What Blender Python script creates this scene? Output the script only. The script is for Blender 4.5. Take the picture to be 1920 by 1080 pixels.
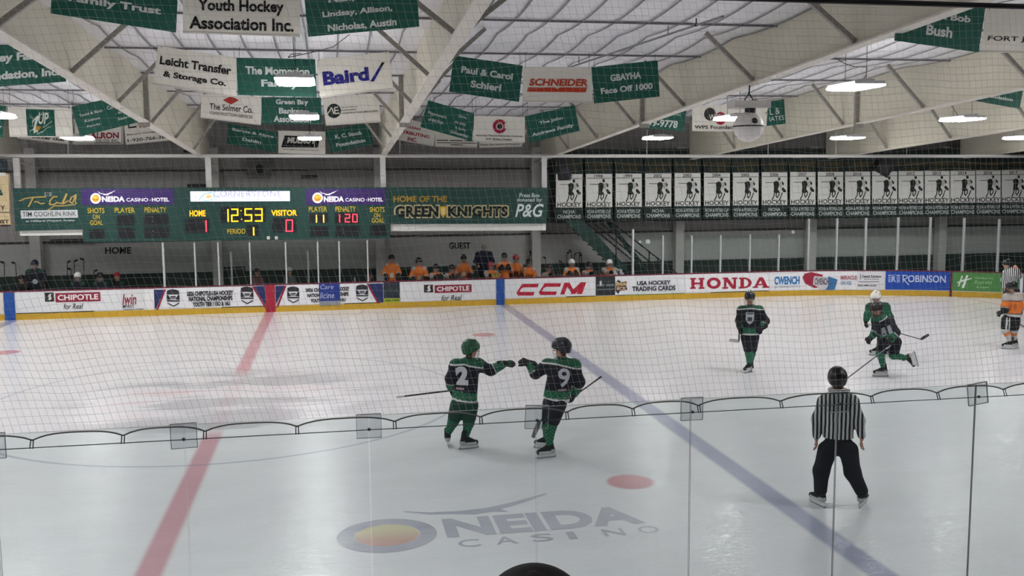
import bpy, bmesh, math, random
import numpy as np
from mathutils import Vector, Matrix

random.seed(7)
for o in list(bpy.data.objects):
    bpy.data.objects.remove(o)
SC = bpy.context.scene
COL = SC.collection
PI = math.pi
VIEW = SC.view_settings
VIEW.view_transform = 'Standard'
VIEW.look = 'None'
VIEW.gamma = 1.0
VIEW.use_curve_mapping = False
VIEW.exposure = 0.0

# ------------------------------------------------------------------ camera
CAM = Vector((2.0667, -6.5681, 4.2465))
YAW, PITCH, ROLL, FPX = 0.182271, 0.111124, -0.0079566, 1828.26
_f = Vector((math.sin(YAW)*math.cos(PITCH), math.cos(YAW)*math.cos(PITCH), -math.sin(PITCH)))
_r0 = Vector((math.cos(YAW), -math.sin(YAW), 0))
_u0 = _r0.cross(_f)
_r = math.cos(ROLL)*_r0 + math.sin(ROLL)*_u0
_u = -math.sin(ROLL)*_r0 + math.cos(ROLL)*_u0
cd = bpy.data.cameras.new('camera')
cam = bpy.data.objects.new('camera', cd)
COL.objects.link(cam)
cd.sensor_width = 36
cd.lens = FPX/1920*36
cd.clip_start = 0.05
cd.clip_end = 200
m = Matrix((_r, _u, -_f)).transposed().to_4x4()
m.translation = CAM
cam.matrix_world = m
SC.camera = cam

# ------------------------------------------------------------------ world
w = bpy.data.worlds.new('hall_air')
SC.world = w
w.use_nodes = True
w.node_tree.nodes['Background'].inputs[0].default_value = (0.9, 0.95, 1, 1)
w.node_tree.nodes['Background'].inputs[1].default_value = 0.05
LAMP_STRENGTH = 53.0          # the ceiling lamps' lens emission; each lamp lights the hall itself


def ray(px, py):
    return _f*FPX + _r*(px-960) + _u*(540-py)


def at(px, py, Y):            # measured point of the photo on the upright plane y = Y
    d = ray(px, py)
    return CAM + d*((Y-CAM.y)/d.y)


def onice(px, py, Z=0.0):     # measured point on a level plane
    d = ray(px, py)
    return CAM + d*((Z-CAM.z)/d.z)


def proj(P):
    d = Vector(P)-CAM
    k = FPX/d.dot(_f)
    return 960+k*d.dot(_r), 540-k*d.dot(_u)


# ------------------------------------------------------------------ materials
def lin(h):
    if not isinstance(h, str):
        return tuple(h)
    h = h.lstrip('#')
    out = []
    for i in (0, 2, 4):
        v = int(h[i:i+2], 16)/255
        out.append(v/12.92 if v <= 0.04045 else ((v+0.055)/1.055)**2.4)
    return tuple(out)


_M = {}


def mat(name, color='#808080', rough=0.6, metal=0.0, emit=0.0, noise=0.0, scale=8.0, bump=0.0, spec=0.4):
    if name in _M:
        return _M[name]
    m = bpy.data.materials.new(name)
    m.use_nodes = True
    nt = m.node_tree
    b = nt.nodes['Principled BSDF']
    c = lin(color)
    b.inputs['Base Color'].default_value = (*c, 1)
    b.inputs['Roughness'].default_value = rough
    b.inputs['Metallic'].default_value = metal
    b.inputs['Specular IOR Level'].default_value = spec
    if emit:
        b.inputs['Emission Color'].default_value = (*c, 1)
        b.inputs['Emission Strength'].default_value = emit
    if noise or bump:
        tc = nt.nodes.new('ShaderNodeTexCoord')
        n = nt.nodes.new('ShaderNodeTexNoise')
        n.inputs['Scale'].default_value = scale
        n.inputs['Detail'].default_value = 6
        nt.links.new(tc.outputs['Object'], n.inputs['Vector'])
        if noise:
            r = nt.nodes.new('ShaderNodeMapRange')
            r.inputs['From Min'].default_value = 0.3
            r.inputs['From Max'].default_value = 0.7
            r.inputs['To Min'].default_value = 1-noise
            r.inputs['To Max'].default_value = 1+noise
            mx = nt.nodes.new('ShaderNodeVectorMath')
            mx.operation = 'SCALE'
            mx.inputs[0].default_value = c
            nt.links.new(n.outputs['Fac'], r.inputs['Value'])
            nt.links.new(r.outputs[0], mx.inputs['Scale'])
            nt.links.new(mx.outputs[0], b.inputs['Base Color'])
        if bump:
            bp = nt.nodes.new('ShaderNodeBump')
            bp.inputs['Strength'].default_value = bump
            bp.inputs['Distance'].default_value = 0.02
            nt.links.new(n.outputs['Fac'], bp.inputs['Height'])
            nt.links.new(bp.outputs[0], b.inputs['Normal'])
    _M[name] = m
    return m


def glassmat(name, tint, gloss=0.06, rough=0.03):
    if name in _M:
        return _M[name]
    m = bpy.data.materials.new(name)
    m.use_nodes = True
    nt = m.node_tree
    nt.nodes.remove(nt.nodes['Principled BSDF'])
    out = nt.nodes['Material Output']
    t = nt.nodes.new('ShaderNodeBsdfTransparent')
    t.inputs[0].default_value = (*tint, 1)
    g = nt.nodes.new('ShaderNodeBsdfGlossy')
    g.inputs['Roughness'].default_value = rough
    fr = nt.nodes.new('ShaderNodeFresnel')
    fr.inputs['IOR'].default_value = 1.35
    mu = nt.nodes.new('ShaderNodeMath')
    mu.operation = 'MULTIPLY'
    mu.inputs[1].default_value = gloss*10
    nt.links.new(fr.outputs[0], mu.inputs[0])
    mx = nt.nodes.new('ShaderNodeMixShader')
    nt.links.new(mu.outputs[0], mx.inputs[0])
    nt.links.new(t.outputs[0], mx.inputs[1])
    nt.links.new(g.outputs[0], mx.inputs[2])
    nt.links.new(mx.outputs[0], out.inputs['Surface'])
    _M[name] = m
    return m


def attrmat(name='dyed_cloth', rough=0.75):
    if name in _M:
        return _M[name]
    m = mat(name, '#808080', rough)
    nt = m.node_tree
    a = nt.nodes.new('ShaderNodeAttribute')
    a.attribute_name = 'Col'
    nt.links.new(a.outputs['Color'], nt.nodes['Principled BSDF'].inputs['Base Color'])
    return m


# ------------------------------------------------------------------ objects
def tag(o, label, cat, group=None, kind=None):
    o['label'] = label
    o['category'] = cat
    if group:
        o['group'] = group
    if kind:
        o['kind'] = kind
    return o


def empty(name, loc):
    o = bpy.data.objects.new(name, None)
    o.location = loc
    o.empty_display_size = 0.1
    COL.objects.link(o)
    return o


def obj(name, verts, faces, material, parent=None, smooth=False, col=None, loc=None):
    """one mesh object; verts are world points unless loc is given (then relative to loc)."""
    me = bpy.data.meshes.new(name)
    base = Vector((0, 0, 0))
    V = np.array([tuple(v) for v in verts], dtype=float).reshape(-1, 3)
    if parent is not None:
        p = parent
        while p is not None:
            base = base + p.location
            p = p.parent
        V = V-np.array(base)
    me.from_pydata(V.tolist(), [], [list(f) for f in faces])
    if smooth:
        me.polygons.foreach_set('use_smooth', [True]*len(me.polygons))
    if material is not None:
        me.materials.append(material)
    if col is not None:
        a = me.color_attributes.new('Col', 'FLOAT_COLOR', 'POINT')
        c4 = np.ones((len(V), 4), dtype=np.float32)
        c4[:, :3] = col
        a.data.foreach_set('color', c4.ravel())
    me.update()
    o = bpy.data.objects.new(name, me)
    COL.objects.link(o)
    if parent is not None:
        o.parent = parent
    elif loc is not None:
        o.location = loc
    return o


def rebase(o, p):
    """move the origin of a top-level mesh to p without moving its geometry"""
    p = Vector(p)
    o.data.transform(Matrix.Translation(o.location-p))
    o.location = p
    return o


class MB:
    def __init__(s):
        s.v = []
        s.f = []

    def add(s, v, f):
        n = len(s.v)
        s.v += [tuple(x) for x in v]
        s.f += [tuple(i+n for i in q) for q in f]
        return s

    def box(s, a, b):
        x0, y0, z0 = a
        x1, y1, z1 = b
        return s.add([(x0, y0, z0), (x1, y0, z0), (x1, y1, z0), (x0, y1, z0), (x0, y0, z1), (x1, y0, z1), (x1, y1, z1), (x0, y1, z1)],
                     [(0, 3, 2, 1), (4, 5, 6, 7), (0, 1, 5, 4), (1, 2, 6, 5), (2, 3, 7, 6), (3, 0, 4, 7)])

    def bar(s, a, b, w, h=None, up=(0, 0, 1)):
        a = Vector(a)
        b = Vector(b)
        h = h or w
        d = (b-a).normalized()
        up = Vector(up)
        if abs(d.dot(up)) > 0.98:
            up = Vector((1, 0, 0))
        x = d.cross(up).normalized()*w/2
        y = x.cross(d).normalized()*h/2
        v = [a-x-y, a+x-y, a+x+y, a-x+y, b-x-y, b+x-y, b+x+y, b-x+y]
        return s.add(v, [(0, 3, 2, 1), (4, 5, 6, 7), (0, 1, 5, 4), (1, 2, 6, 5), (2, 3, 7, 6), (3, 0, 4, 7)])

    def tube(s, pts, r, n=6, r2=None, cap=True):
        pts = [Vector(p) for p in pts]
        rings = []
        up = None
        for i, p in enumerate(pts):
            d = (pts[min(i+1, len(pts)-1)]-pts[max(i-1, 0)]).normalized()
            if up is None or abs(d.dot(up)) > 0.99:
                up = Vector((0, 0, 1)) if abs(d.z) < 0.9 else Vector((1, 0, 0))
            x = d.cross(up).normalized()
            y = x.cross(d).normalized()
            up = y
            t = i/max(1, len(pts)-1)
            rr = r if r2 is None else r+(r2-r)*t
            rings.append([p+x*rr*math.cos(2*PI*k/n)+y*rr*math.sin(2*PI*k/n) for k in range(n)])
        v = [q for ring in rings for q in ring]
        f = []
        for i in range(len(pts)-1):
            for k in range(n):
                k2 = (k+1) % n
                f.append((i*n+k, (i+1)*n+k, (i+1)*n+k2, i*n+k2))
        if cap:
            f.append(tuple(range(n)))
            f.append(tuple((len(pts)-1)*n+k for k in reversed(range(n))))
        return s.add(v, f)

    def lathe(s, c, prof, n=20, axis=(0, 0, 1)):
        c = Vector(c)
        ax = Vector(axis).normalized()
        x = ax.orthogonal().normalized()
        y = ax.cross(x)
        v = []
        for (r, h) in prof:
            for k in range(n):
                a = 2*PI*k/n
                v.append(c+ax*h+x*r*math.cos(a)+y*r*math.sin(a))
        f = []
        for i in range(len(prof)-1):
            for k in range(n):
                k2 = (k+1) % n
                f.append((i*n+k, i*n+k2, (i+1)*n+k2, (i+1)*n+k))
        f.append(tuple(reversed(range(n))))
        f.append(tuple((len(prof)-1)*n+k for k in range(n)))
        return s.add(v, f)

    def build(s, name, material, parent=None, smooth=False):
        return obj(name, s.v, s.f, material, parent, smooth)


# ------------------------------------------------------------------ flat lettering and marks laid on a surface
_T = {}


def textmesh(s, bold=0.0, shear=0.0, sp=1.0):
    k = (s, bold, shear, sp)
    if k in _T:
        return _T[k]
    if s == '@disc':            # unreadable crest: a plain round patch
        V = np.array([(0.5+0.5*r_*math.cos(2*PI*k_/12), 0.5+0.5*r_*math.sin(2*PI*k_/12)) for r_ in (1, 0.5) for k_ in range(12)])
        F = [(k_, (k_+1) % 12, 12+(k_+1) % 12, 12+k_) for k_ in range(12)]+[tuple(range(12, 24))]
        _T[k] = (V, F)
        return _T[k]
    if s == '@bars':            # unreadable number: two blurred strokes
        V = np.array([(x0_+dx_, y_) for x0_ in (0, 0.6) for dx_, y_ in ((0, 0), (0.35, 0), (0.4, 0.5), (0.4, 1), (0.05, 1), (0.0, 0.5))])
        F = [(0, 1, 2, 5), (5, 2, 3, 4), (6, 7, 8, 11), (11, 8, 9, 10)]
        _T[k] = (V, F)
        return _T[k]
    cu = bpy.data.curves.new('lettering', 'FONT')
    cu.body = s
    cu.size = 1
    cu.offset = bold
    cu.shear = shear
    cu.space_character = sp
    cu.resolution_u = 3
    o = bpy.data.objects.new('lettering', cu)
    me = o.to_mesh()
    V = np.array([v.co[:2] for v in me.vertices]) if len(me.vertices) else np.zeros((0, 2))
    F = [tuple(p.vertices) for p in me.polygons]
    o.to_mesh_clear()
    bpy.data.objects.remove(o)
    bpy.data.curves.remove(cu)
    if len(V):
        V = (V-V.min(0))/np.maximum(V.max(0)-V.min(0), 1e-6)
    _T[k] = (V, F)
    return _T[k]


class Boards:
    pass


class Quad:
    """a four-cornered cloth or panel given by its corners in the world"""
    def __init__(s, TL, TR, BR, BL, wave=0.0, nrm=None):
        s.TL, s.TR, s.BR, s.BL = [Vector(p) for p in (TL, TR, BR, BL)]
        s.n = Vector(nrm) if nrm else (s.BR-s.BL).cross(s.TL-s.BL).normalized()
        s.wave = wave
        s.ph = random.random()*6

    def p(s, a, b, off=0.0):
        q = (s.BL*(1-a)+s.BR*a)*(1-b)+(s.TL*(1-a)+s.TR*a)*b
        wv = s.wave*(math.sin(5.2*a+s.ph)+0.5*math.sin(9*a+3*b+s.ph*2))
        return q+s.n*(off+wv)

    def inv(s, px, py):
        Y = s.BL.y
        P = at(px, py, Y)
        a, b = 0.5, 0.5
        for _ in range(12):
            q = (s.BL*(1-a)+s.BR*a)*(1-b)+(s.TL*(1-a)+s.TR*a)*b
            da = (s.BR-s.BL)*(1-b)+(s.TR-s.TL)*b
            db = (s.TL-s.BL)*(1-a)+(s.TR-s.BR)*a
            ex, ez = P.x-q.x, P.z-q.z
            det = da.x*db.z-da.z*db.x
            a += (ex*db.z-ez*db.x)/det
            b += (da.x*ez-da.z*ex)/det
        return a, b


def pquad(TL, TR, BR, BL, Y, wave=0.0):
    return Quad(*[at(*c, Y) for c in (TL, TR, BR, BL)], wave=wave)


def boxst(S, x0, y0, x1, y1):
    yc, xc = (y0+y1)/2, (x0+x1)/2
    a0 = S.inv(x0, yc)[0]
    a1 = S.inv(x1, yc)[0]
    tt, tb = S.inv(xc, y0)[1], S.inv(xc, y1)[1]
    return a0, tb, a1, tt


def slab(S, name, material, parent=None, th=0.012, n=8, mrows=4, smooth=False, s0=0., s1=1., t0=0., t1=1., off=0.0):
    """a thin solid panel following the surface"""
    v, f = [], []
    for k, o_ in enumerate((off, off-th)):
        for j in range(mrows+1):
            for i in range(n+1):
                v.append(S.p(s0+(s1-s0)*i/n, t0+(t1-t0)*j/mrows, o_))
    N = (n+1)*(mrows+1)

    def id(i, j, k):
        return k*N+j*(n+1)+i
    for j in range(mrows):
        for i in range(n):
            f.append((id(i, j, 0), id(i+1, j, 0), id(i+1, j+1, 0), id(i, j+1, 0)))
            f.append((id(i, j, 1), id(i, j+1, 1), id(i+1, j+1, 1), id(i+1, j, 1)))
    for i in range(n):
        f.append((id(i, 0, 0), id(i, 0, 1), id(i+1, 0, 1), id(i+1, 0, 0)))
        f.append((id(i, mrows, 0), id(i+1, mrows, 0), id(i+1, mrows, 1), id(i, mrows, 1)))
    for j in range(mrows):
        f.append((id(0, j, 0), id(0, j+1, 0), id(0, j+1, 1), id(0, j, 1)))
        f.append((id(n, j, 0), id(n, j, 1), id(n, j+1, 1), id(n, j+1, 0)))
    return obj(name, v, f, material, parent, smooth)


class Marks:
    """collects flat lettering and shapes of one colour on a surface, as one mesh"""
    def __init__(s, S, off=0.004):
        s.S = S
        s.off = off
        s.v = []
        s.f = []

    def _add(s, V, F):
        n = len(s.v)
        s.k = getattr(s, 'k', 0)+1
        o_ = s.off+0.00012*(s.k % 12)      # layers of one print, a hair apart
        s.v += [s.S.p(a, b, o_) for a, b in V]
        s.f += [tuple(i+n for i in q) for q in F]
        return s

    def text(s, t, x0, y0, x1, y1, bold=0.0, shear=0.0, sp=1.0):
        if isinstance(s.S, Quad):          # measured boxes of slanting lines include their slant
            tm = s.S.inv((x0+x1)/2, (y0+y1)/2)[1]
            a0, a1 = s.S.inv(x0, (y0+y1)/2)[0], s.S.inv(x1, (y0+y1)/2)[0]
            dy = abs(proj(s.S.p(a0, tm))[1]-proj(s.S.p(a1, tm))[1])
            cut = min(dy, 0.5*(y1-y0))/2
            y0, y1 = y0+cut, y1-cut
        a0, b0, a1, b1 = boxst(s.S, x0, y0, x1, y1)
        return s.textst(t, a0, b0, a1, b1, bold, shear, sp)

    def textst(s, t, a0, b0, a1, b1, bold=0.0, shear=0.0, sp=1.0):
        V, F = textmesh(t, bold, shear, sp)
        return s._add([(a0+(a1-a0)*x, b0+(b1-b0)*y) for x, y in V], F)

    def polyst(s, pts):
        return s._add(pts, [tuple(range(len(pts)))])

    def poly(s, pts):          # pixel points
        return s._add([s.S.inv(*q) for q in pts], [tuple(range(len(pts)))])

    def rect(s, x0, y0, x1, y1):
        a0, b0, a1, b1 = boxst(s.S, x0, y0, x1, y1)
        n = 8 if getattr(s.S, 'wave', 0) or isinstance(s.S, Boards) and a1-a0 > 0.4 else 1
        for i in range(n):
            u0, u1 = a0+(a1-a0)*i/n, a0+(a1-a0)*(i+1)/n
            s._add([(u0, b0), (u1, b0), (u1, b1), (u0, b1)], [(0, 1, 2, 3)])
        return s

    def disc(s, cx, cy, rx, ry, n=24, r0=0.0):
        if r0 == 0:
            return s.poly([(cx+rx*math.cos(2*PI*k/n), cy-ry*math.sin(2*PI*k/n)) for k in range(n)])
        V = [s.S.inv(cx+q*rx*math.cos(2*PI*k/n), cy-q*ry*math.sin(2*PI*k/n)) for q in (1, r0) for k in range(n)]
        return s._add(V, [(k, (k+1) % n, n+(k+1) % n, n+k) for k in range(n)])

    def line(s, pts, w):       # stroke through pixel points, w pixels wide
        for (xa, ya), (xb, yb) in zip(pts[:-1], pts[1:]):
            L = math.hypot(xb-xa, yb-ya) or 1
            nx, ny = -(yb-ya)/L*w/2, (xb-xa)/L*w/2
            s.poly([(xa+nx, ya+ny), (xb+nx, yb+ny), (xb-nx, yb-ny), (xa-nx, ya-ny)])
        return s

    def build(s, name, material, parent):
        if not s.v:
            return None
        # keep every face turned to the front of the surface
        V = [Vector(v) for v in s.v]
        F = []
        for f in s.f:
            nn = Vector((0, 0, 0))
            for i in range(len(f)):
                nn += V[f[i]].cross(V[f[(i+1) % len(f)]])
            F.append(f if nn.dot(s.S.n) >= 0 else tuple(reversed(f)))
        return obj(name, s.v, F, material, parent)


def ink(h, emit=0.0):
    return mat('ink_'+h.lstrip('#')+('_lit' if emit else ''), h, 0.7, emit=emit, spec=0.2)
# ================================================================== the hall
BEAMX = [-14.1, -8.2, -2.05, 3.84, 9.8, 15.6, 21.25, 27.1, 33.0]
WALL_Y = 30.6
XL, XR, YB = -17.0, 38.0, -13.0


def roof_z(y):
    return 7.22-0.025*y


def flange_z(y):
    return 6.57-0.056*y


# ---- node helpers
class NT:
    def __init__(s, m):
        s.nt = m.node_tree

    def n(s, t, **k):
        x = s.nt.nodes.new(t)
        for a, b in k.items():
            setattr(x, a, b)
        return x

    def l(s, a, b):
        s.nt.links.new(a, b)

    def m(s, op, a, b=None, c=None, clamp=False):
        x = s.n('ShaderNodeMath', operation=op, use_clamp=clamp)
        for i, v in enumerate((a, b, c)):
            if v is None:
                continue
            if isinstance(v, (int, float)):
                x.inputs[i].default_value = v
            else:
                s.l(v, x.inputs[i])
        return x.outputs[0]

    def step(s, v, hi, soft):       # 1 where v < hi, fading over soft
        x = s.n('ShaderNodeMapRange', interpolation_type='SMOOTHSTEP')
        x.inputs['From Min'].default_value = hi-soft
        x.inputs['From Max'].default_value = hi+soft
        x.inputs['To Min'].default_value = 1
        x.inputs['To Max'].default_value = 0
        s.l(v, x.inputs['Value'])
        return x.outputs[0]

    def mix(s, fac, a, b):
        x = s.n('ShaderNodeMix', data_type='RGBA')
        for i, v in ((0, fac), (6, a), (7, b)):
            if isinstance(v, tuple):
                x.inputs[i].default_value = (*v, 1)
            elif isinstance(v, (int, float)):
                x.inputs[i].default_value = v
            else:
                s.l(v, x.inputs[i])
        return x.outputs[2]


ICE = lin('#e7e7ea')


def ice_surface(k, colour):
    """gloss, scratches and snow shared by the bare ice and the painted ice"""
    b = k.nt.nodes['Principled BSDF']
    geo = k.n('ShaderNodeNewGeometry')
    mp = k.n('ShaderNodeMapping')
    mp.inputs['Scale'].default_value = (1.0, 2.2, 1)
    mp.inputs['Rotation'].default_value = (0, 0, 0.5)
    k.l(geo.outputs['Position'], mp.inputs['Vector'])
    n1 = k.n('ShaderNodeTexNoise')
    n1.inputs['Scale'].default_value = 0.8
    n1.inputs['Detail'].default_value = 8
    n1.inputs['Roughness'].default_value = 0.65
    k.l(mp.outputs[0], n1.inputs['Vector'])
    n2 = k.n('ShaderNodeTexNoise')
    n2.inputs['Scale'].default_value = 5
    n2.inputs['Detail'].default_value = 9
    n2.inputs['Roughness'].default_value = 0.72
    n2.inputs['Distortion'].default_value = 1.5
    k.l(mp.outputs[0], n2.inputs['Vector'])
    snow = k.n('ShaderNodeMapRange')
    snow.inputs['From Min'].default_value = 0.35
    snow.inputs['From Max'].default_value = 0.7
    snow.inputs['To Min'].default_value = 0.96
    snow.inputs['To Max'].default_value = 1.02
    k.l(n1.outputs['Fac'], snow.inputs['Value'])
    sc = k.n('ShaderNodeVectorMath', operation='SCALE')
    k.l(colour, sc.inputs[0])
    k.l(snow.outputs[0], sc.inputs['Scale'])
    k.l(sc.outputs[0], b.inputs['Base Color'])
    ro = k.n('ShaderNodeMapRange')
    ro.inputs['From Min'].default_value = 0.35
    ro.inputs['From Max'].default_value = 0.65
    ro.inputs['To Min'].default_value = 0.04
    ro.inputs['To Max'].default_value = 0.08
    k.l(n2.outputs['Fac'], ro.inputs['Value'])
    k.l(ro.outputs[0], b.inputs['Roughness'])
    b.inputs['Specular IOR Level'].default_value = 0.2
    m3 = k.n('ShaderNodeMapping')
    m3.inputs['Scale'].default_value = (1.0, 3.5, 1)
    m3.inputs['Rotation'].default_value = (0, 0, -0.25)
    k.l(geo.outputs['Position'], m3.inputs['Vector'])
    n3 = k.n('ShaderNodeTexNoise')
    n3.inputs['Scale'].default_value = 6
    n3.inputs['Detail'].default_value = 5
    n3.inputs['Roughness'].default_value = 0.6
    n3.inputs['Distortion'].default_value = 2.0
    k.l(m3.outputs[0], n3.inputs['Vector'])
    bp = k.n('ShaderNodeBump')
    bp.inputs['Strength'].default_value = 0.45
    bp.inputs['Distance'].default_value = 0.009
    k.l(n3.outputs['Fac'], bp.inputs['Height'])
    k.l(bp.outputs[0], b.inputs['Normal'])


def ice_material():
    m = mat('ice', '#e8e6e8', 0.2)
    k = NT(m)
    tc = k.n('ShaderNodeNewGeometry')
    sp = k.n('ShaderNodeSeparateXYZ')
    k.l(tc.outputs['Position'], sp.inputs[0])
    X, Y = sp.outputs[0], sp.outputs[1]
    col = None
    wob = k.n('ShaderNodeTexNoise')
    wob.inputs['Scale'].default_value = 1.3
    wob.inputs['Detail'].default_value = 5
    wv = k.m('MULTIPLY_ADD', wob.outputs['Fac'], 0.5, 0.72)

    def layer(col, mask, colour, amt):
        f = k.m('MULTIPLY', k.m('MULTIPLY', mask, amt), wv, clamp=True)
        return k.mix(f, col, lin(colour))

    def dist(cx, cy):
        dx = k.m('SUBTRACT', X, cx)
        dy = k.m('SUBTRACT', Y, cy)
        return k.m('SQRT', k.m('ADD', k.m('MULTIPLY', dx, dx), k.m('MULTIPLY', dy, dy)))

    def band(c, w, s):
        return k.step(k.m('ABSOLUTE', k.m('SUBTRACT', X, c)), w, s)

    def ring(d, r, w, s):
        return k.step(k.m('ABSOLUTE', k.m('SUBTRACT', d, r)), w, s)
    col = ICE
    # worn emblem in the middle of the centre circle: grey and pink brush-like patches
    dc = dist(0, 12.95)
    mp = k.n('ShaderNodeMapping')
    mp.inputs['Scale'].default_value = (0.33, 1.0, 1)
    mp.inputs['Rotation'].default_value = (0, 0, 0.25)
    mp.inputs['Location'].default_value = (3.1, 0.4, 0)
    k.l(tc.outputs['Position'], mp.inputs['Vector'])
    en = k.n('ShaderNodeTexNoise')
    en.inputs['Scale'].default_value = 0.85
    en.inputs['Detail'].default_value = 3
    k.l(mp.outputs[0], en.inputs['Vector'])
    em = k.m('MULTIPLY', k.m('SUBTRACT', 1, k.step(en.outputs['Fac'], 0.49, 0.035)), k.step(dc, 2.9, 0.7))
    col = layer(col, em, '#9a9aa2', 0.5)
    em2 = k.m('MULTIPLY', k.step(en.outputs['Fac'], 0.42, 0.04), k.step(dc, 1.9, 0.8))
    col = layer(col, em2, '#e0a5ae', 0.35)
    red = k.m('MULTIPLY', band(0, 0.15, 0.05), k.m('SUBTRACT', 1, k.m('MULTIPLY', k.step(dc, 2.7, 0.5), 0.85)))
    col = layer(col, red, '#c4677a', 0.62)
    col = layer(col, band(7.77, 0.16, 0.05), '#6d76a6', 0.62)
    col = layer(col, band(-7.77, 0.16, 0.05), '#6d76a6', 0.62)
    col = layer(col, ring(dc, 4.57, 0.03, 0.035), '#70789a', 0.45)
    col = layer(col, ring(dist(0, 25.9), 3.05, 0.03, 0.03), '#8a7f95', 0.35)
    col = layer(col, band(23.7, 0.04, 0.03), '#c4677a', 0.5)
    for sx in (-6.1, 6.1):
        for sy in (6.25, 19.65):
            col = layer(col, k.step(dist(sx, sy), 0.33, 0.05), '#c85a68', 0.62)
    ice_surface(k, col)
    return m


def paint_ice(name, colour, amt=0.5):
    m = mat(name, '#ffffff', 0.2)
    k = NT(m)
    n = k.n('ShaderNodeTexNoise')
    n.inputs['Scale'].default_value = 1.6
    n.inputs['Detail'].default_value = 6
    f = k.m('MULTIPLY', k.m('MULTIPLY_ADD', n.outputs['Fac'], 1.2, 0.4), amt, clamp=True)
    ice_surface(k, k.mix(f, ICE, lin(colour)))
    return m


def struct(o):
    o['kind'] = 'structure'
    return o


# ---- floor: one sheet, ice inside the boards
v = MB()
v.add([(XL, YB, 0), (XR, YB, 0), (XR, WALL_Y+0.2, 0), (XL, WALL_Y+0.2, 0)], [(0, 1, 2, 3)])
FLOOR = struct(v.build('floor', ice_material()))


class Ground:
    """the ice as a surface for painted marks"""
    n = Vector((0, 0, 1))

    def p(s, a, b, off=0):
        return Vector((a, b, off))

    def inv(s, px, py):
        q = onice(px, py)
        return q.x, q.y


GR = Ground()
PURP = paint_ice('ice_paint_purple', '#6a6a8c', 0.45)
mk = Marks(GR, 0.0015)
cx, cy = 2.62, 4.86
n_ = 40
for k in range(n_):
    a0, a1 = 2*PI*k/n_, 2*PI*(k+1)/n_
    q = []
    for r_, a in ((1, a0), (1, a1), (0.66, a1), (0.66, a0)):
        q.append((cx+0.60*r_*math.cos(a), cy+0.56*r_*math.sin(a)))
    mk.polyst(q)
mk.textst('NEIDA', 3.32, 4.62, 5.80, 5.28, bold=0.045)
for i, ch in enumerate('CASINO'):
    mk.textst(ch, 3.42+i*0.44, 4.28, 3.42+i*0.44+(0.1 if ch == 'I' else 0.26), 4.52, bold=0.01)
# soaring bird above the letters
up_ = [(2.86, 5.68), (3.2, 5.56), (3.6, 5.53), (3.95, 5.58), (4.35, 5.75), (4.85, 6.02)]
lo_ = [(4.8, 5.92), (4.35, 5.62), (4.12, 5.5), (4.2, 5.36), (4.0, 5.42), (3.75, 5.36), (3.5, 5.43), (3.2, 5.47), (2.9, 5.62)]
mk.polyst(up_+lo_)
mk.build('painted_lettering', PURP, FLOOR)
gm = mat('ice_paint_sun', '#e0b080', 0.2)
k = NT(gm)
g_ = k.n('ShaderNodeNewGeometry')
s_ = k.n('ShaderNodeSeparateXYZ')
k.l(g_.outputs['Position'], s_.inputs[0])
ice_surface(k, k.mix(k.step(s_.outputs[1], 4.85, 0.32), lin('#d9d5b6'), lin('#d3b0a8')))
mk = Marks(GR, 0.0015)
mk.polyst([(cx+0.385*math.cos(2*PI*q/n_), cy+0.36*math.sin(2*PI*q/n_)) for q in range(n_)])
mk.build('painted_sun', gm, FLOOR)

# ---- walls
WG = mat('wall_grey_metal', '#a3a09d', 0.7, noise=0.05, scale=0.7)
WL = mat('wall_grey_liner', '#afb0ac', 0.65, noise=0.05, scale=0.9)
mb = MB()
# corrugated far wall: shallow ribs
xs = np.arange(XL, XR, 0.3)
vv, ff = [], []
for i, x in enumerate(xs):
    for (dx, dy) in ((0, 0), (0.22, 0), (0.24, -0.025), (0.28, -0.025)):
        for z in (2.16, 7.3):
            vv.append((x+dx, WALL_Y+dy, z))
for i in range(len(vv)//2-1):
    ff.append((2*i, 2*i+2, 2*i+3, 2*i+1))
WALL = struct(obj('wall_far', vv, ff, WG))
mb = MB()
mb.box((XL, WALL_Y-0.06, 0), (XR, WALL_Y+0.1, 2.1))
mb.build('lower_liner', WL, WALL)
mb = MB()
mb.box((XL, WALL_Y-0.1, 2.1), (XR, WALL_Y-0.02, 2.17))
mb.box((XL, WALL_Y-0.12, 4.62), (XR, WALL_Y-0.03, 4.68))
mb.build('girt', mat('dark_trim', '#3c3c3c', 0.6), WALL)
mb = MB()
mb.box((XL, WALL_Y-0.14, 0.0), (XR, WALL_Y-0.06, 0.95))
struct(mb.build('baseboard_far', mat('dark_green_band', '#24352f', 0.7)))
for nm, a, b in (('wall_left', (XL-0.1, YB, 0), (XL, WALL_Y+0.1, 7.4)), ('wall_right', (XR, YB, 0), (XR+0.1, WALL_Y+0.1, 7.4)),
                 ('wall_back', (XL, YB-0.1, 0), (XR, YB, 7.6))):
    mb = MB()
    mb.box(a, b)
    struct(mb.build(nm, WG))

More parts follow.
